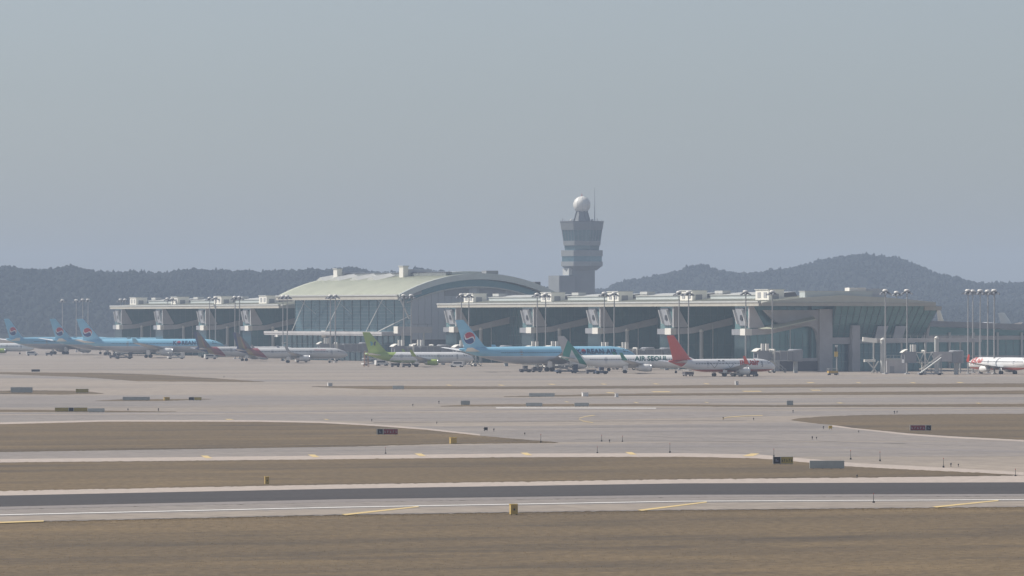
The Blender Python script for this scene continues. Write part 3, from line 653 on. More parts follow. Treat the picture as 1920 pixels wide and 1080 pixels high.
# ------------------------------------------------------------------ aircraft
def livery(name, base, layers, rough=.32, coat=.25):
    """paint scheme: layers = [(colour, [(a,b,c,d), ...])]: colour where a*x+b*z > c (and |y| test off) for every tuple"""
    if name in MATS: return MATS[name]
    m = bpy.data.materials.new(name); m.use_nodes = True; nt = m.node_tree; N = nt.nodes; L = nt.links; b = N['Principled BSDF']
    tc = N.new('ShaderNodeTexCoord'); sx = N.new('ShaderNodeSeparateXYZ'); L.new(tc.outputs['Object'], sx.inputs[0])
    cur = None
    def rgb(c):
        q = N.new('ShaderNodeRGB'); q.outputs[0].default_value = (*c, 1); return q.outputs[0]
    cur = rgb(base)
    for col, planes in layers:
        msk = None
        for a, bz, c in planes:
            m1 = N.new('ShaderNodeMath'); m1.operation = 'MULTIPLY'; m1.inputs[1].default_value = a; L.new(sx.outputs[0], m1.inputs[0])
            m2 = N.new('ShaderNodeMath'); m2.operation = 'MULTIPLY_ADD'; m2.inputs[1].default_value = bz; L.new(sx.outputs[2], m2.inputs[0]); L.new(m1.outputs[0], m2.inputs[2])
            g_ = N.new('ShaderNodeMath'); g_.operation = 'GREATER_THAN'; g_.inputs[1].default_value = c; L.new(m2.outputs[0], g_.inputs[0])
            if msk is None: msk = g_.outputs[0]
            else:
                q = N.new('ShaderNodeMath'); q.operation = 'MULTIPLY'; L.new(msk, q.inputs[0]); L.new(g_.outputs[0], q.inputs[1]); msk = q.outputs[0]
        x = N.new('ShaderNodeMix'); x.data_type = 'RGBA'; L.new(msk, x.inputs[0]); L.new(cur, x.inputs[6]); x.inputs[7].default_value = (*col, 1); cur = x.outputs[2]
    no = N.new('ShaderNodeTexNoise'); no.inputs['Scale'].default_value = .35; no.inputs['Detail'].default_value = 6; L.new(tc.outputs['Object'], no.inputs[0])
    mr = N.new('ShaderNodeMapRange'); mr.inputs[3].default_value = .86; mr.inputs[4].default_value = 1.08; L.new(no.outputs[0], mr.inputs[0])
    x = N.new('ShaderNodeMix'); x.data_type = 'RGBA'; x.blend_type = 'MULTIPLY'; x.inputs[0].default_value = 1; L.new(cur, x.inputs[6]); L.new(mr.outputs[0], x.inputs[7])
    L.new(x.outputs[2], b.inputs['Base Color']); b.inputs['Roughness'].default_value = rough; b.inputs['Coat Weight'].default_value = coat
    MATS[name] = m; return m

def text_tris(s, size, bold=.02, shear=0.0, space=1.0):
    cu = bpy.data.curves.new('lettering', 'FONT'); cu.body = s; cu.size = size; cu.offset = bold*size; cu.shear = shear; cu.space_character = space; cu.resolution_u = 2
    o = bpy.data.objects.new('lettering', cu); COL.objects.link(o)
    dg = bpy.context.evaluated_depsgraph_get(); dg.update(); ev = o.evaluated_get(dg); me = ev.to_mesh()
    V = [tuple(v.co) for v in me.vertices]; F = [tuple(p.vertices) for p in me.polygons]; ev.to_mesh_clear()
    bpy.data.objects.remove(o); bpy.data.curves.remove(cu)
    return V, F

def cut_flat(V, F, dz):
    """cut a flat xy mesh into thin horizontal slices so that it can follow a curved hull"""
    bm = bmesh.new(); vv = [bm.verts.new(v) for v in V]
    for f in F:
        try: bm.faces.new([vv[i] for i in f])
        except ValueError: pass
    ys = [v[1] for v in V]; y = min(ys)+dz
    while y < max(ys):
        bmesh.ops.bisect_plane(bm, geom=bm.verts[:]+bm.edges[:]+bm.faces[:], plane_co=(0,y,0), plane_no=(0,1,0)); y += dz
    bm.verts.index_update(); V2 = [tuple(v.co) for v in bm.verts]; F2 = [tuple(v.index for v in f.verts) for f in bm.faces]; bm.free()
    return V2, F2

def section(le, chord_dir, chord, thick_dir, t):
    """8-point aerofoil ring"""
    le = Vector(le); c = Vector(chord_dir)*chord; h = Vector(thick_dir)*chord*t
    pr = [(0,0),(.03,.32),(.15,.5),(.45,.46),(1,.03),(.45,-.46),(.15,-.5),(.03,-.32)]
    return [le + c*a + h*b for a, b in pr]
def loft(secs):
    m = MB(); n = 8; v = [p for s in secs for p in s]; k = len(secs)
    f = [(j*n+i, j*n+(i+1)%n, (j+1)*n+(i+1)%n, (j+1)*n+i) for j in range(k-1) for i in range(n)] + [tuple(range(n))[::-1], tuple(range((k-1)*n, k*n))]
    return m.add(v, f)

TYPES = {  # length, hull radius, hull axis height, tail height, half span, wing root chord, engine radius, engine length, engine y
    'single_short': dict(L=39.5, R=1.94, zc=3.35, H=12.5, b=17.2, cr=7.0, er=1.12, el=4.3, ey=4.9, gear=.55),
    'single_long':  dict(L=44.5, R=2.03, zc=3.80, H=11.9, b=17.1, cr=7.2, er=1.22, el=4.6, ey=5.75, gear=.55),
    'wide':         dict(L=63.7, R=2.86, zc=5.35, H=17.0, b=30.0, cr=11.5, er=1.75, el=6.6, ey=9.4, gear=.75),
}
TYPES['jumbo'] = dict(TYPES['wide'], H=20.8); TYPES['jumbo_low'] = dict(TYPES['wide'], H=19.7)
M_WHITEP = livery('white_aircraft_paint', (.84,.84,.83), [])
M_GREYP = livery('grey_aircraft_paint', (.36,.38,.41), [])
M_WIN = mat('dark_cabin_window', (.03,.035,.05), .15)
M_STEEL = mat('bare_steel', (.55,.55,.56), .3, metal=.8)
def aircraft(label, kind, loc, heading, hull_m, fin_m, engine_m=None, winglet_m=None, tail_m=None, side=-1, letter=None, emblem=None, group='airliners parked at the gates', cats='airliner', winglet=True):
    p = TYPES[kind]; L, R, zc, H = p['L'], p['R'], p['zc'], p['H']
    t = thing('airliner', label, cats, loc, heading, group)
    engine_m = engine_m or M_WHITEP; winglet_m = winglet_m or M_WHITEP; tail_m = tail_m or M_GREYP
    X0 = L/2                                            # nose station
    ln = 3.4*R; lt = L*.34
    def rad(s):
        if s < ln: u = 1-s/ln; return R*max(1-u**2.1, 0)**.62
        if s > L-lt: u = (s-(L-lt))/lt; return R*(1-.90*u**1.55)
        return R
    def zoff(s):
        if s < ln: return -.30*R*(1-s/ln)**1.8
        if s > L-lt: return (R-rad(s))*.80
        return 0
    st = [0.02*ln, .06*ln, .13*ln, .22*ln, .34*ln, .5*ln, .7*ln, ln] + [ln+(L-lt-ln)*i/10 for i in range(1, 11)] + [L-lt+lt*i/12 for i in range(1, 13)]
    n = 32; vv, ff = [], []
    for s in st:
        r = rad(s)
        for i in range(n):
            a = 2*math.pi*i/n; vv.append((X0-s, r*math.sin(a), zc+zoff(s)+r*math.cos(a)*1.03))
    ff = [(j*n+i, j*n+(i+1)%n, (j+1)*n+(i+1)%n, (j+1)*n+i) for j in range(len(st)-1) for i in range(n)] + [tuple(range(n))[::-1], tuple(range((len(st)-1)*n, len(st)*n))]
    hull = MB().add(vv, ff).build('fuselage', hull_m, t, smooth=True)
    def on_hull(xs, z, sd, eps=.02):                      # point on hull side
        s = X0-xs; r = rad(s)*1.0; dz = (z-zc-zoff(s))/1.03; return (xs, sd*(math.sqrt(max(r*r-dz*dz, .0004))+eps), z)
    # cabin windows, cockpit glass, doors
    for sd in (-1, 1):
        w = MB(); x = X0-ln-1.5; zw = zc+.42*R*.75
        while x > -X0+lt*.62:
            q = [on_hull(x, zw-.17, sd), on_hull(x+.26, zw-.17, sd), on_hull(x+.26, zw+.2, sd), on_hull(x, zw+.2, sd)]
            w.add(q, [(0,1,2,3)]); x -= .55 if R < 2.5 else .62
        w.build('window_row', M_WIN, hull, kind='stuff')
        c = MB(); xa = X0-.30*ln; zt = zc+.42*R
        for k_ in range(3):
            x1 = xa-k_*.75*R/2; x0 = x1-.62*R/2
            c.add([on_hull(x1+.10, zt-.05*k_-.1, sd, .03), on_hull(x0+.06, zt-.05*k_-.1, sd, .03), on_hull(x0, zt+.26*R+.02*k_, sd, .03), on_hull(x1-.12*R, zt+.22*R+.02*k_, sd, .03)], [(0,1,2,3)])
        c.build('cockpit_window', M_WIN, hull)
        for xd in (X0-ln-.2, X0-L*.34, -X0+lt*.95):
            d_ = MB(); zs = [zc-.25*R, zc+.1*R, zc+.4*R, zc+.66*R]
            for za, zb in zip(zs[:-1], zs[1:]): d_.add([on_hull(xd, za, sd, .012), on_hull(xd+.85, za, sd, .012), on_hull(xd+.85, zb, sd, .012), on_hull(xd, zb, sd, .012)], [(0,1,2,3)])
            d_.build('door', M_GREYP, hull)
    # wings
    b_, cr = p['b'], p['cr']; xw = X0-L*.345; zw0 = zc-.62*R
    for sd in (-1, 1):
        secs = []
        for f, ch, dx, dz in ((0, 1.0, 0, 0), (.33, .62, .52*.33, .1*.33*1.0), (1, .24, .50, .105)):
            y = sd*(R*.5+(b_-R*.5)*f)
            secs.append(section((xw-b_*dx, y, zw0+b_*dz), (-1,0,0), cr*ch, (0,0,1), .13 if f < .5 else .10))
        wg = loft(secs).build('wing', M_GREYP, t, smooth=False)
        if winglet:
            tipx = xw-b_*.50; tz_ = zw0+b_*.105; hgt_ = 2.4 if R < 2.5 else 2.0
            loft([section((tipx, sd*b_, tz_), (-1,0,0), cr*.235, (0,1,0), .08), section((tipx-hgt_*.75, sd*(b_+.55), tz_+hgt_), (-1,0,0), cr*.12, (0,1,0), .08)]).build('winglet', winglet_m, wg)
        # engine under the wing
        ey = sd*p['ey']; er, el = p['er'], p['el']; ex = xw-b_*.52*(p['ey']/b_)+el*.62; ez = max(zw0-er*.95+p['ey']*.08, er+.55)
        e = MB().lathe([(er*.80, ex-.02), (er*.95, ex-.08*el), (er*1.02, ex-.3*el), (er*.96, ex-.62*el), (er*.74, ex-.86*el), (er*.70, ex-.9*el)], 20, (0, ey, ez), axis='x').build('engine', engine_m, t, smooth=True)
        MB().lathe([(er*.80, ex-.03), (er*.88, ex+.05), (er*.95, ex-.07*el), (er*.78, ex-.1)], 20, (0, ey, ez), axis='x', capped=False).build('intake_lip', M_STEEL, e, smooth=True)
        MB().lathe([(er*.77, ex+.0), (er*.77, ex+.02)], 16, (0, ey, ez), axis='x').build('fan', M_DARK, e)
        MB().lathe([(er*.6, ex-.86*el), (er*.45, ex-.98*el), (er*.1, ex-1.12*el)], 16, (0, ey, ez), axis='x').build('exhaust_cone', M_STEEL, e)
        MB().prism([(ex-.25*el, ey-.15, ez+er*.85), (ex-.95*el, ey-.15, ez+er*.5), (ex-1.05*el, ey-.15, zw0+.35), (ex-.5*el, ey-.15, zw0+.35)], (0,.3,0)).build('pylon', M_GREYP, e)
        # main gear
        gx, gy = X0-L*.53, sd*(2.7 if R < 2.5 else 5.2); gr = p['gear']
        gm = MB().tube((gx, gy, gr), (gx, gy, zw0+.2), .16, .18, 8).build('main_gear', M_LGREY, t)
        for dx in ((0,) if R < 2.5 else (-.95, .95)):
            for dy in (-.42, .42):
                wl = MB().lathe([(gr*.7, -.18), (gr, -.12), (gr, .12), (gr*.7, .18)], 14).build('wheel', M_RUBBER, gm, smooth=False)
                wl.location = (gx+dx, gy+dy, gr); wl.rotation_euler = (math.pi/2, 0, 0)
        MB().box(gx-.8, gx+.8, gy-.05+sd*.3, gy+sd*.3, gr+.6, zw0-.2).build('gear_door', M_WHITEP, gm)
    # nose gear
    gx = X0-ln*1.05; gr = p['gear']*.75
    gm = MB().tube((gx, 0, gr), (gx, 0, zc-R*.8), .13, .15, 8).build('nose_gear', M_LGREY, t)
    for dy in (-.25, .25):
        wl = MB().lathe([(gr*.7, -.12), (gr, -.08), (gr, .08), (gr*.7, .12)], 12).build('wheel', M_RUBBER, gm)
        wl.location = (gx, dy, gr); wl.rotation_euler = (math.pi/2, 0, 0)
    # fin and tailplane
    zr = zc+R*.78; fh = H-zr; crf = fh*.86 if R < 2.5 else fh*.80; xl = -X0+crf*1.18; sweep_ = fh*.86
    MB_f = loft([section((xl+crf*.42, 0, zr-.2), (-1,0,0), crf*1.42, (0,1,0), .03), section((xl, 0, zr+fh*.10), (-1,0,0), crf*.98, (0,1,0), .09),
                 section((xl-sweep_*.9, 0, H-.05), (-1,0,0), crf*.40, (0,1,0), .09), section((xl-sweep_*.9-.2, 0, H), (-1,0,0), crf*.34, (0,1,0), .05)])
    fin = MB_f.build('fin', fin_m, t)
    for sd in (-1, 1):
        zt_ = zc+R*.45 if H < 18 else zc+R+6.0; hb = p['b']*.40
        loft([section((-X0+crf*.98, sd*.3, zt_), (-1,0,0), crf*.72, (0,0,1), .09), section((-X0+crf*.98-hb*.62, sd*hb, zt_+hb*.11), (-1,0,0), crf*.26, (0,0,1), .08)]).build('tailplane', tail_m, t)
    info = dict(t=t, hull=hull, fin=fin, on_hull=on_hull, X0=X0, ln=ln, lt=lt, R=R, zc=zc, H=H, zr=zr, fh=fh, crf=crf, xl=xl, sweep=sweep_)
    if letter:
        for (s, size, x_left, zb, m, bold, shear) in letter: put_text(info, s, size, x_left, zb, m, side, bold, shear)
    return info

def put_text(info, s, size, x_left, zb, m, side, bold=.02, shear=0, space=1.0):
    V, F = text_tris(s, size, bold, shear, space); V, F = cut_flat(V, F, size/5)
    k = 1 if side < 0 else -1                              # starboard text runs towards the nose, port text away from it
    V3 = [info['on_hull'](x_left+k*v[0], zb+v[1], side, .035) for v in V]
    return MB().add(V3, F).build('lettering', m, info['hull'])
def put_flat(info, poly, m, side, name, parent=None, yoff=.0, on='fin'):
    """flat mark on the fin side: poly of (x, z)"""
    bm = bmesh.new(); f = bm.faces.new([bm.verts.new((x, side*yoff, z)) for x, z in poly]); bmesh.ops.triangulate(bm, faces=[f])
    me = bpy.data.meshes.new(name); bm.to_mesh(me); bm.free(); me.materials.append(m)
    o = bpy.data.objects.new(name, me); COL.objects.link(o); o.parent = parent or info['fin']; return o

def roundel(info, side, cx, cz_, r, yo, m_w, m_r, m_b):
    th = math.radians(-28)*(-side)
    rot = lambda p: (cx + (-side)*(p[0]*math.cos(th)-p[1]*math.sin(th)) if False else cx + p[0]*math.cos(th) - p[1]*math.sin(th), cz_ + p[0]*math.sin(th) + p[1]*math.cos(th))
    circ = [(r*math.cos(a), r*math.sin(a)) for a in np.linspace(0, 2*math.pi, 33)[:-1]]
    put_flat(info, [rot((x*1.06, z*1.06)) for x, z in circ], m_w, side, 'emblem_ground', yoff=yo)
    sgn = -side
    S = lambda x: .42*r*math.sin(math.pi*x/r)*sgn
    gap = .13*r
    xs = np.linspace(-.985*r, .985*r, 22)
    up = [(r*math.cos(a), r*math.sin(a)) for a in np.linspace(.12, math.pi-.12, 20)]
    put_flat(info, [rot(q) for q in up + [(x, min(S(x)+gap, math.sqrt(max(r*r-x*x, 0))*.98)) for x in xs]], m_r, side, 'emblem_upper', yoff=yo+.015)
    dn = [(r*math.cos(a), r*math.sin(a)) for a in np.linspace(-.12, -math.pi+.12, 20)]
    put_flat(info, [rot(q) for q in dn + [(x, max(S(x)-gap, -math.sqrt(max(r*r-x*x, 0))*.98)) for x in xs]], m_b, side, 'emblem_lower', yoff=yo+.015)

# ---- paint schemes
C_SKY = (.27,.57,.76); C_SILV = (.54,.55,.57)
M_BLUEH = livery('sky_blue_over_silver_paint', C_SILV, [((.66,.67,.68), [(0,1,4.85)]), (C_SKY, [(0,1,5.15)])])
M_BLUEF = livery('sky_blue_paint', C_SKY, [])
M_NAVY = mat('navy_lettering', (.02,.05,.14), .5); M_EMRED = mat('emblem_red', (.45,.03,.05), .5); M_EMBLUE = mat('emblem_navy', (.02,.05,.18), .5); M_EMWHITE = mat('emblem_white', (.75,.75,.75), .5)
M_LIMEF = livery('lime_green_paint', (.34,.46,.10), [])
M_LIMEH = livery('white_and_lime_paint', (.74,.75,.75), [((.34,.46,.10), [(-1,.9,13.2)]), ((.30,.40,.16), [(-1,-1.5,-2.0),(0,-1,-2.35)])])
M_LIMEE = livery('lime_engine_paint', (.40,.52,.10), [])
M_STRIPF = livery('grey_fin_with_colour_stripes', (.17,.165,.18), [((.26,.09,.085), [(-1,-.55,14.0)]), ((.33,.235,.11), [(-1,-.40,15.6)]), ((.20,.17,.12),[(-1,-.30,17.0)]), ((.17,.165,.18),[(0,1,10.2)]), ((.07,.09,.18), [(-1,-.2,19.3)])])
M_STRIPH = livery('pale_grey_hull_with_tail_stripes', (.64,.64,.63), [((.34,.09,.11), [(-1,-1.0,7.4)]), ((.30,.12,.11), [(-1,-1.0,9.2)]), ((.34,.25,.12), [(-1,-.9,11.6)]), ((.06,.085,.19), [(-1,-.8,14.0)])])
GREEN = (.03,.25,.19)
CHEV = [(GREEN, [(1,-.382,-23.69),(-1,-.724,11.55)]), ((.62,.62,.60), [(1,-.3,-20.71),(-1,-.56,14.09)])]
M_MINTF = livery('grey_fin_with_green_chevron', (.50,.49,.48), CHEV)
M_MINTH = livery('white_hull_with_green_chevron', (.83,.83,.81), CHEV)
M_MINTW = livery('green_winglet_paint', GREEN, [])
M_ORF = livery('orange_red_fin_paint', (.70,.085,.045), [])
M_ORH = livery('white_hull_with_orange_belly', (.83,.83,.82), [((.55,.10,.05), [(0,-1,-2.15)]), ((.47,.07,.045), [(-1,1,18.4)])])
M_ORTXT = mat('orange_red_lettering', (.45,.045,.03), .5); M_GRTXT = mat('dark_green_lettering', (.02,.11,.09), .5)
M_YENG = livery('white_engine_paint', (.84,.83,.80), [])

def place(px_tail, px_nose, py, L, kind):
    """position on the apron: tail and nose columns in the photo, ground row under the aircraft"""
    D = FPX*CAM_H/(py-HOR); xt, xn = pxd(px_tail, D), pxd(px_nose, D); dx = xn-xt
    c = min(abs(dx)/L, .999); ang = math.acos(c)
    return Vector(((xt+xn)/2, D, 0)), ang if dx > 0 else math.pi-ang
def wide_blue(label, tail, nose, py, texts=True):
    loc, a = place(tail, nose, py, 63.7, 'wide')
    i = aircraft(label, 'wide', loc, a, M_BLUEH, M_BLUEF, engine_m=M_YENG, tail_m=M_WHITEP, winglet_m=M_BLUEF)
    cx = i['xl']-i['sweep']*.9*.34-i['crf']*.40; cz_ = i['zr']+i['fh']*.37
    for sd in (-1, 1): roundel(i, sd, cx, cz_, 1.95, .43, M_EMWHITE, M_EMRED, M_EMBLUE)
    zb = 5.85
    if texts:
        X0 = i['X0']; x = X0-23.0
        put_text(i, 'K', 2.25, x, zb, M_NAVY, -1, .035)
        q = put_text(i, 'REAN AIR', 2.25, x+3.75, zb, M_NAVY, -1, .035, 0, 1.12)
        # the letter O is a small red and blue disc
        for (nm, m_, lo, hi) in (('letter_disc_upper', M_EMRED, 0, math.pi), ('letter_disc_lower', M_EMBLUE, math.pi, 2*math.pi)):
            pts = [(x+2.6+.82*math.cos(a_), zb+.78+.82*math.sin(a_)) for a_ in np.linspace(lo, hi, 14)]
            V = [(px_, pz_, 0) for px_, pz_ in pts]; V2, F2 = cut_flat(V, [tuple(range(len(V)))], .2)
            MB().add([i['on_hull'](v[0], v[1], -1, .035) for v in V2], F2).build(nm, m_, i['hull'])
    return i
wide_blue('large sky blue airliner at centre with red and navy round tail emblem', 862, 1196, 696.5)
wide_blue('sky blue airliner on the left, nearest of three with red and navy tail emblems', 133, 440, 671.0)
wide_blue('sky blue airliner mostly hidden behind another, middle of three blue tails at left', 104, 330, 666.5, False)
wide_blue('sky blue airliner with emblem tail at the far left, farthest of the blue ones', 20, 215, 664.5, False)

loc, a = place(440, 652, 680.5, 44.5, 'single_long')
i = aircraft('pale grey airliner with diagonal colour striped tail left of the green tailed one', 'single_long', loc, a, M_STRIPH, M_STRIPF, winglet_m=M_GREYP)
put_text(i, 'ASIANA AIRLINES', .62, i['X0']-13.5, i['zc']+.55*i['R'], M_EMRED, -1, .0)
loc, a = place(368, 560, 677.0, 44.5, 'single_long')
aircraft('pale grey airliner with colour striped tail, partly behind the nearer striped one', 'single_long', loc, a, M_STRIPH, M_STRIPF, winglet_m=M_GREYP)

loc, a = place(684, 889, 688.0, 39.5, 'single_short')
i = aircraft('white and lime green airliner with butterfly mark on its green tail', 'single_short', loc, a, M_LIMEH, M_LIMEF, engine_m=M_LIMEE, winglet_m=M_LIMEF, tail_m=M_WHITEP)
M_BUT1 = mat('butterfly_teal', (.10,.30,.36), .5); M_BUT2 = mat('butterfly_dark', (.05,.06,.08), .5)
cx = i['xl']-i['sweep']*.9*.45-i['crf']*.30; cz_ = i['zr']+i['fh']*.46
for sd in (-1,):
    wing1 = [(-.08,0),(-.5,.75),(-1.15,.85),(-1.3,.4),(-.9,0),(-1.1,-.5),(-.75,-.9),(-.3,-.5)]
    put_flat(i, [(cx+x*.95, cz_+z*.95) for x, z in wing1], M_BUT1, sd, 'butterfly_wing', yoff=.32)
    put_flat(i, [(cx-x*.75, cz_+z*.95) for x, z in wing1[::-1]], M_BUT2, sd, 'butterfly_wing', yoff=.32)
loc, a = place(-95, 78, 664.0, 39.5, 'single_short')
aircraft('white airliner with green engine cut off by the left edge', 'single_short', loc + Vector((0,-12,0)), a, M_LIMEH, M_LIMEF, engine_m=M_LIMEE, winglet_m=M_LIMEF, tail_m=M_WHITEP)

loc, a = place(1047, 1312, 700.0, 44.5, 'single_long')
i = aircraft('white airliner with large green chevron on tail and dark green lettering', 'single_long', loc, a, M_MINTH, M_MINTF, winglet_m=M_MINTW, engine_m=M_YENG)
put_text(i, 'AIR SEOUL', 2.2, i['X0']-20.5, i['zc']+.10*i['R'], M_GRTXT, -1, .03)

loc, a = place(1252, 1457, 706.0, 39.5, 'single_short')
i = aircraft('white airliner with orange red tail and lettering on the right of the row', 'single_short', loc, a, M_ORH, M_ORF, winglet_m=M_ORF, engine_m=M_YENG)
put_text(i, 'JEJUair', 2.6, i['X0']-14.6, i['zc']+.08*i['R'], M_ORTXT, -1, .035, .15)
for xv in (-4.4, 1.6):                                    # two thin V shaped marks and dots painted on the side
    q = MB()
    for (xa, za, xb, zb_) in ((xv-1.6, .95, xv, -.75), (xv, -.75, xv+1.5, .95)):
        pts = [(xa+(xb-xa)*k_/6, i['zc']+za+(zb_-za)*k_/6) for k_ in range(7)]
        for (x0, z0), (x1, z1) in zip(pts[:-1], pts[1:]):
            q.add([i['on_hull'](x0, z0, -1, .03), i['on_hull'](x0+.22, z0, -1, .03), i['on_hull'](x1+.22, z1, -1, .03), i['on_hull'](x1, z1, -1, .03)], [(0,1,2,3)])
    q.build('v_mark', M_GREYM, i['hull'])
for xv in (-2.6, -1.0):
    MB().add([i['on_hull'](xv+dx, i['zc']+1.28+dz, -1, .03) for dx, dz in ((0,0),(.8,0),(.8,.35),(0,.35))], [(0,1,2,3)]).build('dot_mark', M_DARK, i['hull'])

# nose-left airliner at the right edge, turned towards the camera
D = FPX*CAM_H/(701.0-HOR); ang = math.radians(180-59)
nx = pxd(1819, D)
loc = Vector((nx-math.cos(ang)*39.5/2, D-math.sin(ang)*39.5/2+6, 0))
i = aircraft('white airliner with red nose lettering facing left, cut off by the right edge', 'single_short', loc, ang, M_ORH, M_ORF, winglet_m=M_ORF, engine_m=M_YENG, side=1)
put_text(i, 'JEJUair', 2.3, i['X0']-3.6, i['zc']+.12*i['R'], M_ORTXT, 1, .03, .15)
# two parked far behind the right pier, only tails showing
M_PALEF = livery('cream_fin_paint', (.66,.62,.50), [])
i = aircraft('airliner behind the right pier showing only a cream fin and tailplane', 'jumbo', Vector((pxd(1822, 2060), 2088, 0)), math.radians(64), M_WHITEP, M_PALEF, tail_m=M_PALEF, group='airliners behind the right pier')
M_PALEG = livery('pale_fin_with_green_foot', (.50,.54,.55), [((.12,.30,.25), [(0,-1,-9.0)])])
aircraft('airliner behind the right pier showing only a pale grey fin with green foot', 'jumbo_low', Vector((pxd(1990, 2120), 2135, 0)), math.radians(35), M_WHITEP, M_PALEG, tail_m=M_WHITEP, group='airliners behind the right pier')
# ------------------------------------------------------------------ apron light masts
M_LAMPW = mat('white_lamp_hood', (.72,.70,.66), .4); M_POLE = mat('pale_galvanised_pole', (.40,.40,.39), .5, var=.08, scale=.3)
MAST_H = 26.8
def mast_proto():
    t = thing('light_mast', 'x', 'light mast', group='tall apron light masts')
    MB().lathe([(.45,0),(.45,.5),(.25,.55),(.14,MAST_H-.8)], 10).build('pole', M_POLE, t)
    hd = MB().lathe([(1.25,MAST_H-1.3),(1.3,MAST_H-1.1),(1.25,MAST_H-.9)], 12).build('head_ring', M_DARK, t)
    MB().lathe([(.85,MAST_H-.9),(.95,MAST_H-.45),(.7,MAST_H-.1),(.2,MAST_H)], 12).build('hood', M_LAMPW, hd, smooth=True)
    for k in range(6):
        a = 2*math.pi*k/6; c, s = math.cos(a), math.sin(a)
        MB().add([(1.3*c-.28*s,1.3*s+.28*c,MAST_H-1.55),(1.3*c+.28*s,1.3*s-.28*c,MAST_H-1.55),(2.0*c+.28*s,2.0*s-.28*c,MAST_H-1.75),(2.0*c-.28*s,2.0*s+.28*c,MAST_H-1.75),
                  (1.3*c-.28*s,1.3*s+.28*c,MAST_H-1.0),(1.3*c+.28*s,1.3*s-.28*c,MAST_H-1.0),(2.0*c+.28*s,2.0*s-.28*c,MAST_H-1.35),(2.0*c-.28*s,2.0*s+.28*c,MAST_H-1.35)],
                 [(0,3,2,1),(4,5,6,7),(0,1,5,4),(1,2,6,5),(2,3,7,6),(3,0,4,7)]).build('floodlight', M_GREYM, hd)
    MB().box(-.7,.7,-.7,.7,0,.25).build('footing', M_CONCW, t)
    MB().tube((.3,0,.5),(.24,0,MAST_H-2),.05,.05,5).build('cable_pipe', M_GREYM, t)
    return t
masts = [(117,561),(143,561),(155,560),(165,560),(226,560),(234.5,560),(314,558),(323,558),(393,556.5),(404,556),(440.5,555),(449,555),(530.5,553.3),(538.6,553),(619.5,552.2),(628.7,552),
         (757,551.5),(771,551.5),(865,550),(879,550),(1007,549),(1023,549),(1133,547),(1151.5,547),(1273,545.3),(1291,545),(1398,544),(1448,544),(1660,542),(1681,545.5),(1700.5,542),
         (1815,542),(1824,543),(1838,542.3),(1852,543),(1864,542)]
mp_ = mast_proto()
for k, (px, py) in enumerate(masts):
    D = FPX*(MAST_H-CAM_H)/(HOR-py)
    o = mp_ if k == 0 else copy_tree(mp_)
    o.location = (pxd(px, D), D, 0); o.rotation_euler = (0,0,random.uniform(0,1))
    where = 'left of the long concourse' if px < 210 else 'before the left concourse' if px < 515 else 'before the arched hall' if px < 780 else 'before the right concourse' if px < 1500 else 'before the rounded glass end' if px < 1750 else 'right of the concourse end'
    o['label'] = f'{ORD[k]} tall light mast counted from the left, standing {where}'

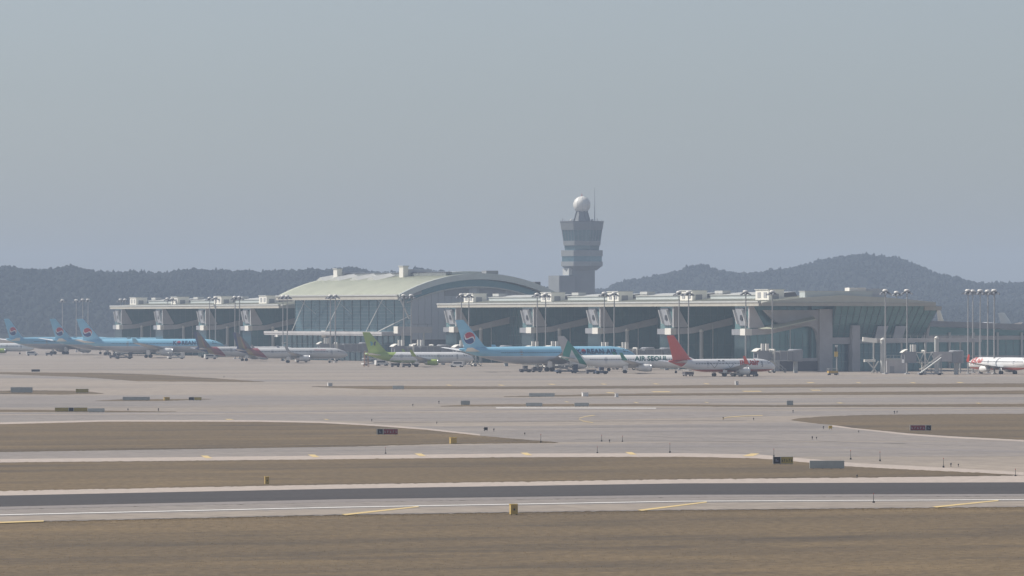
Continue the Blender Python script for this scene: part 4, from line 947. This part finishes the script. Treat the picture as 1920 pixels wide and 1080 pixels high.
# ------------------------------------------------------------------ boarding bridges
def boarding_bridge(label, px, py, ang, length, group='boarding bridges at the gates', scale=1.0, truss=False):
    g0 = gp(px, py)
    t = thing('boarding_bridge', label, 'boarding bridge', g0, ang, group)     # origin at the aircraft end, tunnel runs to +x
    fz = 4.0; L = length
    cab = MB().prism([(-3.2,-1.9,fz-.3),(-3.2,1.9,fz-.3),(.6,2.1,fz-.3),(.6,-2.1,fz-.3)], (0,0,3.5)).build('cab', M_GREYM, t)
    MB().prism([(-3.9,-2.0,fz+2.9),(-3.9,2.0,fz+2.9),(-3.0,2.2,fz+3.6),(-3.0,-2.2,fz+3.6)], (.9,0,.35)).build('cab_hood', M_WHITE, cab)
    MB().box(-3.24,-3.205,-1.2,1.2,fz+.8,fz+2.2).build('cab_window', M_WIN, cab)
    for y in (-1.8, 1.8): MB().box(-.5, .5, y-.35, y+.35, fz+3.2, fz+5.4).build('lift_post', M_WHITE, cab)
    m1 = M_GREYM if not truss else M_GLASSD
    MB().box(.65, L*.55, -1.45, 1.45, fz, fz+2.7).build('tunnel', m1, t)
    MB().box(L*.5, L, -1.7, 1.7, fz+.1, fz+3.1).build('tunnel', M_GREYM if not truss else M_CONCW, t)
    fr = MB()
    if truss:
        for sd in (-1.55, 1.55):
            for z in (fz-.1, fz+2.9): fr.bar((.6,sd,z), (L*.55,sd,z), .28)
            k = 5
            for q in range(k):
                xa = .6+(L*.55-.6)*q/k; xb = .6+(L*.55-.6)*(q+1)/k
                fr.bar((xa,sd,fz if q%2 else fz+2.8), (xb,sd,fz+2.8 if q%2 else fz), .22)
        fr.build('truss', M_WHITE, t)
    else:
        for x in np.arange(2, L, 2.6): fr.bar((x,-1.76,fz), (x,-1.76,fz+3.2), .14)
        fr.bar((.7,-1.76,fz+2.95), (L,-1.76,fz+2.95), .2); fr.bar((.7,-1.76,fz), (L,-1.76,fz), .2); fr.build('tunnel_rib', M_LGREY, t)
    sup = MB()
    for y in (-1.9, 1.9): sup.bar((L*.28,y,.5), (L*.28,y,fz+3.6), .45)
    sup.bar((L*.28,-1.9,fz+3.5), (L*.28,1.9,fz+3.5), .4); sup.bar((L*.28,-2.2,.7), (L*.28,2.2,.7), .5); sp = sup.build('wheel_column', M_WHITE, t)
    for y in (-1.7, 1.7):
        w = MB().lathe([(.38,-.2),(.55,-.15),(.55,.15),(.38,.2)], 12).build('wheel', M_RUBBER, sp); w.location = (L*.28, y, .55); w.rotation_euler = (math.pi/2,0,0)
    rot = MB().lathe([(2.3,fz-.4),(2.4,fz+3.3),(2.0,fz+3.6)], 14, (L+1.8,0,0)).build('rotunda', M_GREYM, t)
    MB().lathe([(.75,0),(.75,fz-.4)], 10, (L+1.8,0,0)).build('rotunda_column', M_LGREY, t)
    st = MB(); st.bar((1.2,-2.4,fz-.1), (6.2,-2.4,.1), .9, .12); st.bar((1.2,-2.85,fz+1.0), (6.2,-2.85,1.1), .1); st.bar((1.2,-1.95,fz+1.0), (6.2,-1.95,1.1), .1)
    for q in range(5): st.bar((1.2+q*1.25,-2.85,fz-.1-q*.95), (1.2+q*1.25,-2.85,fz+1.0-q*.95), .08)
    st.build('service_stair', M_LGREY, t)
    return t
bb = [('boarding bridge at the far left gate of the arched hall', 548, 674, 14), ('boarding bridge beside the nose of the striped tail airliner', 612, 677.5, 14),
      ('boarding bridge behind the green tail of the lime airliner', 752, 684.5, 15), ('boarding bridge behind the middle of the lime airliner', 788, 684, 16),
      ('boarding bridge just left of the big blue tail fin', 868, 687, 15), ('boarding bridge behind the rear of the big blue airliner', 1003, 690.5, 14),
      ('boarding bridge behind the middle of the big blue airliner', 1040, 690, 14), ('boarding bridge behind the blue airliner lettering', 1134, 693, 14),
      ('boarding bridge behind the nose of the big blue airliner', 1172, 694, 13), ('boarding bridge with pale cab above the orange tailed airliner', 1434, 699, 9)]
for lab, px, py, L in bb: boarding_bridge(lab, px, py, CR+random.uniform(-.08,.08), L)
boarding_bridge('detailed boarding bridge with white truss tunnel right of the glass end', 1712, 702.5, math.radians(8), 12.0, truss=True)

# ------------------------------------------------------------------ pier building on the right, elevated walkway
PD = 1735.0; px0, px1 = pxd(1702, PD), pxd(2110, PD)
t = thing('pier_building', 'low glass pier building with curved grey roof behind the walkway at right', 'building', (px0, PD, 0), math.radians(4))
Wp = px1-px0
rp = [(Wp*i/12, 16.9-3.0*(i/12)**1.1) for i in range(13)]
n_ = len(rp); vv = [(x,-3,z) for x, z in rp]+[(x,-3,z-1.9) for x, z in rp]+[(x,26,z) for x, z in rp]+[(x,26,z-1.9) for x, z in rp]
ff = []
for i_ in range(n_-1):
    ff += [(i_,i_+1,n_+i_+1,n_+i_),(2*n_+i_,3*n_+i_,3*n_+i_+1,2*n_+i_+1),(i_,2*n_+i_,2*n_+i_+1,i_+1),(n_+i_,n_+i_+1,3*n_+i_+1,3*n_+i_)]
ff += [(0,n_,3*n_,2*n_),(n_-1,3*n_-1,4*n_-1,2*n_-1)]
MB().add(vv, ff).build('roof', M_GREYM, t)
gw = MB().prism([(1,0,0),(Wp,0,0),(Wp,0,11.8),(1,0,14.9)], (0,24,0)).build('glass_wall', M_GLASS, t)
mb = MB(); mullions(mb, (1,0), (Wp,0), 0, 11.6, 2.6, 3.2, (0,-1), .16); mb.build('mullion_grid', M_MULL, gw, kind='stuff')
MB().box(1, Wp, -.5, -.02, 10.0, 11.4).build('spandrel_band', M_CONCW, t)
for x in np.arange(6, Wp-2, 8.5): MB().lathe([(.42,0),(.42,12.6)], 10, (x,-1.6,0)).build('column', M_LGREY, t)
MB().box(1, Wp, -.4, -.03, 3.8, 4.5).build('spandrel_band', M_LGREY, t)

wd = 1588.0
t = thing('elevated_walkway', 'raised grey walkway on posts in front of the rounded glass end', 'walkway', (pxd(1618, wd), wd, 0), math.radians(3))
ww = pxd(1842, wd)-pxd(1618, wd)
MB().box(4.2, ww, 0, 3.0, 9.9, 11.2).build('deck', M_CONCW, t)
MB().prism([(0,-.9,10.2),(4.15,-2.6,9.7),(4.15,-.1,9.7),(0,1.6,10.2)], (0,0,1.4)).build('sunlit_white_end', M_WHITE, t)  # white colour stands in for sunlight on the left-facing end
rl = MB()
for x in np.arange(4.4, ww, 2.2): rl.bar((x,.1,11.2), (x,.1,12.2), .08)
rl.bar((4.3,.1,12.2), (ww,.1,12.2), .09); rl.bar((4.3,.1,11.7), (ww,.1,11.7), .06); rl.build('railing', M_LGREY, t)
for x in (3.6, 12.6, 24.3, 31.5, ww-.6): MB().lathe([(.26,0),(.26,9.9)], 8, (x,1.2,0)).build('post', M_POLE, t)
cl = MB().lathe([(.9,0),(.9,10.4)], 12, (6.3,-1.2,0)).build('round_column', M_LGREY, t); MB().lathe([(.95,10.4),(.8,10.9),(.3,11.3),(.02,11.4)], 12, (6.3,-1.2,0)).build('cap', M_WHITE, cl, smooth=True)
cl = MB().lathe([(.75,0),(.75,11.0)], 12, (23.5,-1.6,0)).build('round_column', M_LGREY, t); MB().lathe([(.8,11.0),(.7,11.4),(.3,11.8),(.02,11.9)], 12, (23.5,-1.6,0)).build('cap', M_WHITE, cl, smooth=True)
MB().box(0.5, 4, -.5, 2.2, 3.6, 4.4).build('lower_landing', M_WHITE, t)
for (a, b) in (((1.2,-1.2,3.9),(4.6,-1.2,.1)), ((4.9,-1.2,3.9),(2.6,-1.2,.1))): MB().bar(a, b, .5, .35).build('stair_flight', M_LGREY, t)

t = thing('service_block', 'squat grey service block with a railed roof under the walkway', 'building', (pxd(1662, 1583), 1583, 0), math.radians(3))
MB().box(0, 6.6, -.8, 4.6, 0, 4.2).build('wall', M_CONCW, t)
MB().box(-.15, 6.75, -.95, 4.75, 4.2, 4.75).build('roof_edge', M_LGREY, t)
MB().box(1.0, 2.4, -.86, -.81, .1, 2.3).build('door', M_GREYM, t)
rl = MB()
for x in np.arange(0, 6.8, 1.1): rl.bar((x,-.8,4.75), (x,-.8,5.8), .07)
rl.bar((0,-.8,5.8), (6.6,-.8,5.8), .08); rl.build('railing', M_LGREY, t)

# mobile stairs beside the bridge, red fire point
t = thing('passenger_stair', 'grey wheeled stair leaning up beside the right boarding bridge', 'stair', gp(1725, 703.5), math.radians(10))
MB().bar((0,0,.6), (6.8,0,5.4), 1.5, .3).build('stair_flight', M_LGREY, t)
for y in (-.8, .8):
    MB().bar((0,y,1.6), (6.8,y,6.4), .1).build('handrail', M_WHITE, t)
    MB().bar((6.6,y,.5), (6.6,y,5.2), .2).build('leg', M_GREYM, t)
MB().box(-.6, 7.2, -.9, .9, .35, .75).build('chassis', M_GREYM, t)
for x in (.3, 6.2):
    for y in (-.9, .9):
        w = MB().lathe([(.25,-.12),(.36,-.1),(.36,.1),(.25,.12)], 12).build('wheel', M_RUBBER, t); w.location = (x,y,.36); w.rotation_euler = (math.pi/2,0,0)

# guidance post with a yellow box
t = thing('guidance_post', 'slim pole with a yellow box half way up, before the rounded glass end', 'sign post', gp(1569, 702.5), 0)
MB().lathe([(.22,0),(.16,9.0)], 8).build('pole', M_POLE, t)
MB().box(-.75,.35,-.35,.2,5.6,7.2).build('yellow_box', M_YEL, t)
MB().box(-.65,.0,-.25,.15,7.25,8.4).build('lamp_box', M_DARK, t); MB().box(-.55,.3,-.3,.2,8.8,9.2).build('top_light', M_LAMPW, t)
MB().box(-.6,.6,-.6,.6,0,.4).build('footing', M_CONCW, t)

# ------------------------------------------------------------------ ground vehicles
def wheels(t, xs, y, r):
    for x in xs:
        for sd in (-1, 1):
            w = MB().lathe([(r*.6,-.14),(r,-.11),(r,.11),(r*.6,.14)], 12).build('wheel', M_RUBBER, t); w.location = (x, sd*y, r); w.rotation_euler = (math.pi/2,0,0)
def van(label, px, py, rz, m, L=5.2, hh=2.1):
    t = thing('service_van', label, 'van', gp(px, py), rz, 'service vehicles on the apron')
    h0 = .45
    MB().prism([(-L/2,-.95,h0),(L/2,-.95,h0),(L/2,-.95,1.05),(L/2-.7,-.95,1.2),(L/2-1.35,-.95,hh),(-L/2,-.95,hh)], (0,1.9,0)).build('body', m, t)
    for sd in (-1, 1): MB().box(-L/2+.4, L/2-1.6, sd*.96-.01, sd*.96+.01, 1.25, hh-.25).build('side_window', M_WIN, t)
    MB().prism([(L/2-.66,-.8,1.24),(L/2-.66,.8,1.24),(L/2-1.28,.8,hh-.08),(L/2-1.28,-.8,hh-.08)], (.04,0,.02)).build('windscreen', M_WIN, t)
    MB().box(L/2, L/2+.12, -.9, .9, .45, .65).build('bumper', M_GREYM, t); wheels(t, (-L/2+.95, L/2-.95), .85, .38)
def tug(label, px, py, rz, m):
    t = thing('tow_tractor', label, 'tractor', gp(px, py), rz, 'service vehicles on the apron')
    MB().prism([(-1.9,-.95,.35),(1.9,-.95,.35),(1.9,-.95,1.0),(.5,-.95,1.1),(.5,-.95,1.0),(-1.9,-.95,1.15)], (0,1.9,0)).build('chassis', m, t)
    c = MB().box(-.7,.6,-.8,.8,1.15,2.2).build('cab', m, t); MB().box(.61,.64,-.7,.7,1.4,2.05).build('windscreen', M_WIN, c); MB().box(-.6,.5,-.83,-.805,1.4,2.05).build('side_window', M_WIN, c)
    wheels(t, (-1.2, 1.2), .85, .42)
def cart(label, px, py, rz, m):
    t = thing('baggage_cart', label, 'cart', gp(px, py), rz, 'service vehicles on the apron')
    MB().box(-1.6,1.6,-.8,.8,.45,.6).build('deck', M_GREYM, t); MB().box(-1.5,1.5,-.75,.75,.62,1.35).build('load', m, t); MB().box(-1.6,1.6,-.82,.82,1.9,2.0).build('roof', M_LGREY, t)
    for x in (-1.55, 1.55):
        for y in (-.78, .78): MB().bar((x,y,.6), (x,y,1.9), .07).build('post', M_GREYM, t)
    wheels(t, (-1.1, 1.1), .7, .25)
def loader(label, px, py, rz, m):
    t = thing('cargo_loader', label, 'loader', gp(px, py), rz, 'service vehicles on the apron')
    MB().box(-3.6,3.6,-1.4,1.4,.5,1.0).build('chassis', m, t); MB().box(-3.4,1.8,-1.3,1.3,2.5,2.8).build('platform', M_LGREY, t)
    for a, b in (((-3,-1.2,1),(1.5,-1.2,2.5)),((-3,-1.2,2.5),(1.5,-1.2,1)),((-3,1.2,1),(1.5,1.2,2.5)),((-3,1.2,2.5),(1.5,1.2,1))): MB().bar(a, b, .2).build('scissor_arm', M_GREYM, t)
    c = MB().box(2.0,3.5,-1.2,0,1.05,2.9).build('cab', m, t); MB().box(3.51,3.54,-1.1,-.1,1.8,2.7).build('windscreen', M_WIN, c); wheels(t, (-2.6, 2.6), 1.2, .45)
M_VW = mat('white_vehicle_paint', (.70,.69,.66), .4, var=.05); M_VB = mat('blue_vehicle_paint', (.045,.065,.11), .5); M_VD = mat('charcoal_vehicle_paint', (.06,.06,.07), .5); M_VY = mat('amber_vehicle_paint', (.55,.35,.06), .45)
M_BAG = mat('mixed_baggage', (.10,.09,.10), .8, var=.6, scale=1.6)
van('white van under the tail of the green tailed airliner', 716, 686, .4, M_VW)
van('white van behind the nose wheel of the striped tail airliner', 566, 679.5, .2, M_VW)
van('small white van between the lime airliner and the big blue one', 857, 688.5, 2.8, M_VW)
van('white van left of the striped airliners near the blue nose', 395, 673.5, .3, M_VW)
tug('dark tow tractor under the belly of the big blue airliner', 985, 698.2, .3, M_VD)
tug('blue tow tractor behind the chevron tailed airliner', 1128, 701.5, .2, M_VB)
cart('small cart with amber load at the foot of the guidance post', 1561, 703.4, .3, M_VY)
tug('white tow tractor beside the orange tailed airliner engine', 1382, 705.8, .4, M_VW)
cart('baggage cart under the middle of the lime airliner', 762, 688.8, .3, M_BAG); cart('baggage cart left of the lime airliner wheels', 741, 688, .3, M_BAG)
cart('baggage cart behind the big blue airliner main wheels', 1006, 698.0, .3, M_BAG); cart('baggage cart under the chevron tailed airliner hull', 1108, 700.8, .2, M_BAG)
cart('baggage cart below the hull of the orange tailed airliner', 1290, 705.4, .5, M_BAG); cart('baggage cart right of the orange tailed airliner engine', 1409, 705.6, .4, M_BAG)
cart('baggage cart beneath the farthest blue airliner', 92, 666.8, .3, M_BAG); cart('baggage cart left of the blue airliner main wheels', 212, 672, .3, M_BAG)
loader('blue cargo loader under the wing of the big blue airliner', 1062, 700.0, .35, M_VB)
loader('charcoal cargo loader beside the left blue airliner', 232, 673.0, .3, M_VD)
loader('pale cargo loader left of the striped airliners', 330, 673.0, .3, M_VW)
loader('white cargo loader under the lime airliner tail', 697, 685.6, .4, M_VW)
t = thing('access_tower', 'slim faded orange access tower under the lime airliner tailplane', 'stair tower', gp(687, 688.0), .3)
M_FOR = mat('faded_orange_steel', (.36,.20,.12), .6, var=.2)
for x, y in ((-.8,-.6),(.8,-.6),(.8,.6),(-.8,.6)): MB().bar((x,y,0), (x*.7,y*.7,5.6), .14).build('post', M_FOR, t)
for z in (1.4, 2.8, 4.2, 5.5): MB().box(-.85+.05*z,.85-.05*z,-.65+.03*z,.65-.03*z,z,z+.1).build('platform', M_FOR, t)
for k, z in enumerate((0, 1.4, 2.8, 4.2)): MB().bar((-.75 if k%2 else .75,-.62,z+.1), (.7 if k%2 else -.7,-.55,z+1.4), .1).build('brace', M_FOR, t)
van('white crew van right of the green engine at left edge', 60, 667.0, .2, M_VW)
# ------------------------------------------------------------------ airfield signs, marker boxes, edge lights
M_SIGNB = mat('black_sign_face', (.022,.022,.028), .45); M_SIGNR = mat('red_sign_face', (.24,.025,.04), .45, var=.15, scale=1.5); M_SIGNY = mat('yellow_sign_face', (.42,.33,.09), .5, var=.15, scale=1.5)
M_SIGNG = mat('grey_sign_back', (.42,.45,.44), .5, var=.1, scale=1.5); M_SIGNW = mat('white_sign_box', (.75,.74,.72), .5); M_MARK = mat('pale_sign_mark', (.42,.34,.38), .6); M_MARKB = mat('pale_blue_sign_mark', (.20,.22,.30), .6)
def sign(label, x0, x1, ytop, ybot, faces, depth=.28, legs=True, marks=True, grp='airfield signs', cat='sign', name='airfield_sign'):
    """faces: [(fraction0, fraction1, material)] across the front"""
    D = FPX*CAM_H/(ybot-HOR); s = FPX/D; w = (x1-x0)/s; h = (ybot-ytop)/s
    t = thing(name, label, cat, (pxd((x0+x1)/2, D), D, 0), random.uniform(-.02,.02), grp)
    lz = .12 if legs else 0
    MB().box(-w/2, w/2, -depth/2, depth/2, lz, h).build('frame', M_LGREY, t)
    for f0, f1, m in faces:
        a = -w/2+w*f0+.03; b = -w/2+w*f1-.03
        fc = MB().box(a, b, -depth/2-.03, -depth/2-.002, lz+.05, h-.05).build('face', m, t)
        if marks and m in (M_SIGNB, M_SIGNR, M_SIGNY):
            n = 1 if f1-f0 < .4 else 5; mk = MB(); step = (b-a)/n
            for q in range(n):
                xa = a+step*(q+.28); mk.box(xa, xa+step*.18, -depth/2-.045, -depth/2-.032, lz+h*.25, h*.72); mk.box(xa+step*.26, xa+step*.42, -depth/2-.045, -depth/2-.032, lz+h*(.25+.2*(q%2)), h*(.72-.15*((q+1)%2)))
            mk.build('faded_mark', M_MARK if m is M_SIGNR else (M_MARKB if m is M_SIGNB else M_DARK), fc)
    if legs:
        for x in (-w*.4, -w*.13, w*.13, w*.4): MB().box(x-.05, x+.05, -.06, .06, 0, lz+.01).build('leg', M_DARK, t)
        MB().box(-w/2, w/2, -depth*.9, depth*.9, -.02, .03).build('slab', M_CONCW, t)
    return t
F1 = lambda m: [(0,1,m)]
sign('black and dark red sign in the left grass island', 706, 746, 804, 816, [(.05,.3,M_SIGNB),(.33,1,M_SIGNR)])
sign('dark red and black sign in the right grass island', 1706, 1746, 797, 808.5, [(.03,.72,M_SIGNR),(.76,1,M_SIGNB)])
sign('black and yellow sign left of the long grey sign back', 1449, 1487, 856, 871.5, [(.03,.38,M_SIGNB),(.40,1,M_SIGNY)])
sign('long grey back of a sign, right of the black and yellow one', 1518, 1583, 863.5, 880, F1(M_SIGNG), marks=False)
sign('dark sign farthest left in the upper grass island', 59, 75, 692.5, 697.5, F1(M_SIGNB), marks=False)
sign('long grey sign with dark top in the small left island', 20, 61, 726, 737, F1(M_SIGNG), marks=False)
sign('olive and grey sign at the tip of the small left island', 142, 166, 729, 737, F1(M_SIGNY), marks=False)
sign('long pale grey sign back on the thin left island', 230, 281, 744, 751.5, F1(M_SIGNG), marks=False)
sign('black and yellow sign at the right of the thin left island', 354, 378, 744.5, 751.5, [(0,.4,M_SIGNB),(.42,1,M_SIGNY)], marks=False)
sign('long dark and yellow sign low at the left', 103, 164, 764, 772.5, [(0,.42,M_SIGNY),(.43,.57,M_SIGNB),(.58,1,M_SIGNY)], marks=False)
sign('short grey sign back beside the long dark and yellow one', 165, 196, 765.5, 773.5, F1(M_SIGNG), marks=False)
sign('grey sign back in the strip below the lime airliner', 736, 757.5, 723, 730.5, F1(M_SIGNG), marks=False)
sign('square grey sign back at the tip of the middle strip', 864, 881, 751, 760, F1(M_SIGNG), marks=False)
sign('long grey sign back left of two white boxes', 992, 1040, 737, 744.5, F1(M_SIGNG), marks=False)
sign('grey sign back below the long grey one at centre', 986, 1017, 755, 762.5, F1(M_SIGNG), marks=False)
sign('grey sign back right of the lower centre one', 1077, 1104, 755, 762.5, F1(M_SIGNG), marks=False)
sign('small square grey sign back at right of centre', 1475, 1487, 751, 760.5, F1(M_SIGNG), marks=False)
def mbox(label, x0, x1, y0, y1, m, spot=False, name='marker_box'):
    D = FPX*CAM_H/(y1-HOR); s = FPX/D; w = (x1-x0)/s; h = (y1-y0)/s
    t = thing(name, label, 'marker box', (pxd((x0+x1)/2, D), D, 0), .25, 'marker and equipment boxes on the grass')
    MB().box(-w*.45, w*.45, -w*.35, w*.35, .06, h*.95).build('housing', m, t); MB().box(-w*.5, w*.5, -w*.4, w*.4, h*.95, h).build('lid', M_SIGNW if m is M_SIGNW else M_YEL, t)
    for x in (-w*.36, w*.36): MB().box(x-.04, x+.04, -w*.3, w*.3, 0, .06).build('foot', M_DARK, t)
    if spot: MB().box(-w*.1, w*.1, -w*.35-.015, -w*.35-.001, h*.42, h*.60).build('hatch', M_DARK, t)
    MB().box(w*.46, w*.5, -w*.2, w*.2, h*.3, h*.7).build('side_panel', M_GREYM, t)
M_YBOX = mat('faded_yellow_box', (.52,.37,.12), .6, var=.15, scale=2)
mbox('yellow marker box with dark hatch on the near runway edge', 955.5, 970.5, 945, 965.5, M_YBOX, True)
mbox('yellow marker box in the left grass island tip', 843, 856, 820, 832.5, M_YBOX)
mbox('small yellow marker box in the near left grass strip', 496, 504.5, 893.5, 908.5, M_YBOX, True)
mbox('cream marker box between two signs on the thin left island', 307, 318, 744.5, 751, M_YBOX)
mbox('white box below the striped tail airliner nose', 614, 623, 717.5, 724.5, M_SIGNW)
mbox('larger white box right of the long grey sign', 1091, 1103, 735.5, 743.5, M_SIGNW)
mbox('narrow white box right of the larger white box', 1153, 1159.5, 737.5, 745, M_SIGNW)
mbox('white box below the nose of the orange tailed airliner', 1378, 1384.5, 714.5, 722, M_SIGNW)

M_BLK = mat('black_lamp_metal', (.03,.03,.035), .5); M_LENSR = mat('red_lamp_lens', (.35,.05,.03), .3); M_LENSW = mat('white_lamp_lens', (.7,.68,.62), .3)
def edge_light_proto():
    t = thing('edge_light', 'x', 'edge light', group='edge lights along the taxiways')
    MB().lathe([(.16,0),(.16,.05),(.05,.08),(.05,.32)], 8).build('stem', M_BLK, t); MB().lathe([(.10,.32),(.13,.36),(.13,.46),(.07,.55),(.01,.57)], 10).build('lamp', M_BLK, t, smooth=True)
    return t
def rod_proto():
    t = thing('marker_rod', 'x', 'marker rod', group='thin marker rods along the taxiways')
    MB().lathe([(.12,0),(.12,.2),(.035,.24),(.02,1.0)], 7).build('rod', M_BLK, t); MB().lathe([(.045,1.0),(.045,1.1),(.01,1.13)], 7).build('tip', M_LENSR, t)
    return t
elp, rop = edge_light_proto(), rod_proto()
rods = [(723,851),(1014,830.5),(1120,850),(1256,849.5),(1451,857),(1595,862),(1650,865),(1769,877),(1904,893.5),(1638,943.5),(1128,828),(1167,828.5)]
lights = [(1143,829.5),(1783,875),(1797,875),(1607,897),(908,808),(926,809),(1544,804.5),(1610,811.5),(819,795),(697,790.5),(1356,787),(1413,788),(1523,824),(1531,824),(984,816),
          (774,762),(823,757),(1682,775),(1677,776),(1487,774),(240,771),(297,771),(420,708)]
for k, (px, py) in enumerate(sorted(rods)):
    o = rop if k == 0 else copy_tree(rop); o.location = gp(px, py); sc = random.uniform(.75, 1.25)
    o.scale = (1,1,sc); o['label'] = f'{ORD[k]} thin dark marker rod counted from the left on the taxiways'
for k, (px, py) in enumerate(sorted(lights)):
    o = elp if k == 0 else copy_tree(elp); o.location = gp(px, py); sc = random.uniform(.65, .9) * (1.25 if py < 780 else 1.0)
    o.scale = (sc,sc,sc); o['label'] = f'{ORD[k]} small dark edge light counted from the left on the pavement'
for k, (px, py, lab) in enumerate([(911,808.5,'white topped guard light at the tip of the left grass island'), (1557,805.5,'white and orange guard light left of the right grass island')]):
    t = thing('guard_light', lab, 'guard light', gp(px, py), .1, 'guard lights by the holding points')
    MB().box(-.28,.28,-.12,.12,.18,.62).build('housing', M_YEL if k else M_BLK, t)
    for x in (-.14, .14): MB().lathe([(.10,-.16),(.10,-.12)], 10, (0,0,0)).build('lens', M_LENSW, t).matrix_local = Matrix.Translation((x,0,.42)) @ Matrix.Rotation(math.pi/2, 4, 'X')
    for x in (-.2, .2): MB().box(x-.03,x+.03,-.05,.05,0,.18).build('leg', M_BLK, t)
# ------------------------------------------------------------------ haze: one closed box of thin, even, bluish air

me = MB().box(-3700, 3700, -700, 9100, -1.0, 130.0).mesh('haze')
mh = bpy.data.materials.new('haze_air'); mh.use_nodes = True; nt = mh.node_tree
for n_ in list(nt.nodes):
    if n_.type != 'OUTPUT_MATERIAL': nt.nodes.remove(n_)
pv = nt.nodes.new('ShaderNodeVolumePrincipled'); pv.inputs['Color'].default_value = (.64,.78,1.0,1); pv.inputs['Density'].default_value = HAZE_DENSITY
pv.inputs['Anisotropy'].default_value = 0.0
nt.links.new(pv.outputs[0], [n_ for n_ in nt.nodes if n_.type == 'OUTPUT_MATERIAL'][0].inputs['Volume'])
me.materials.append(mh); hz = bpy.data.objects.new('haze', me); COL.objects.link(hz); hz['kind'] = 'stuff'
tag(hz, 'thin bluish haze hanging over the whole airfield and hills', 'haze')
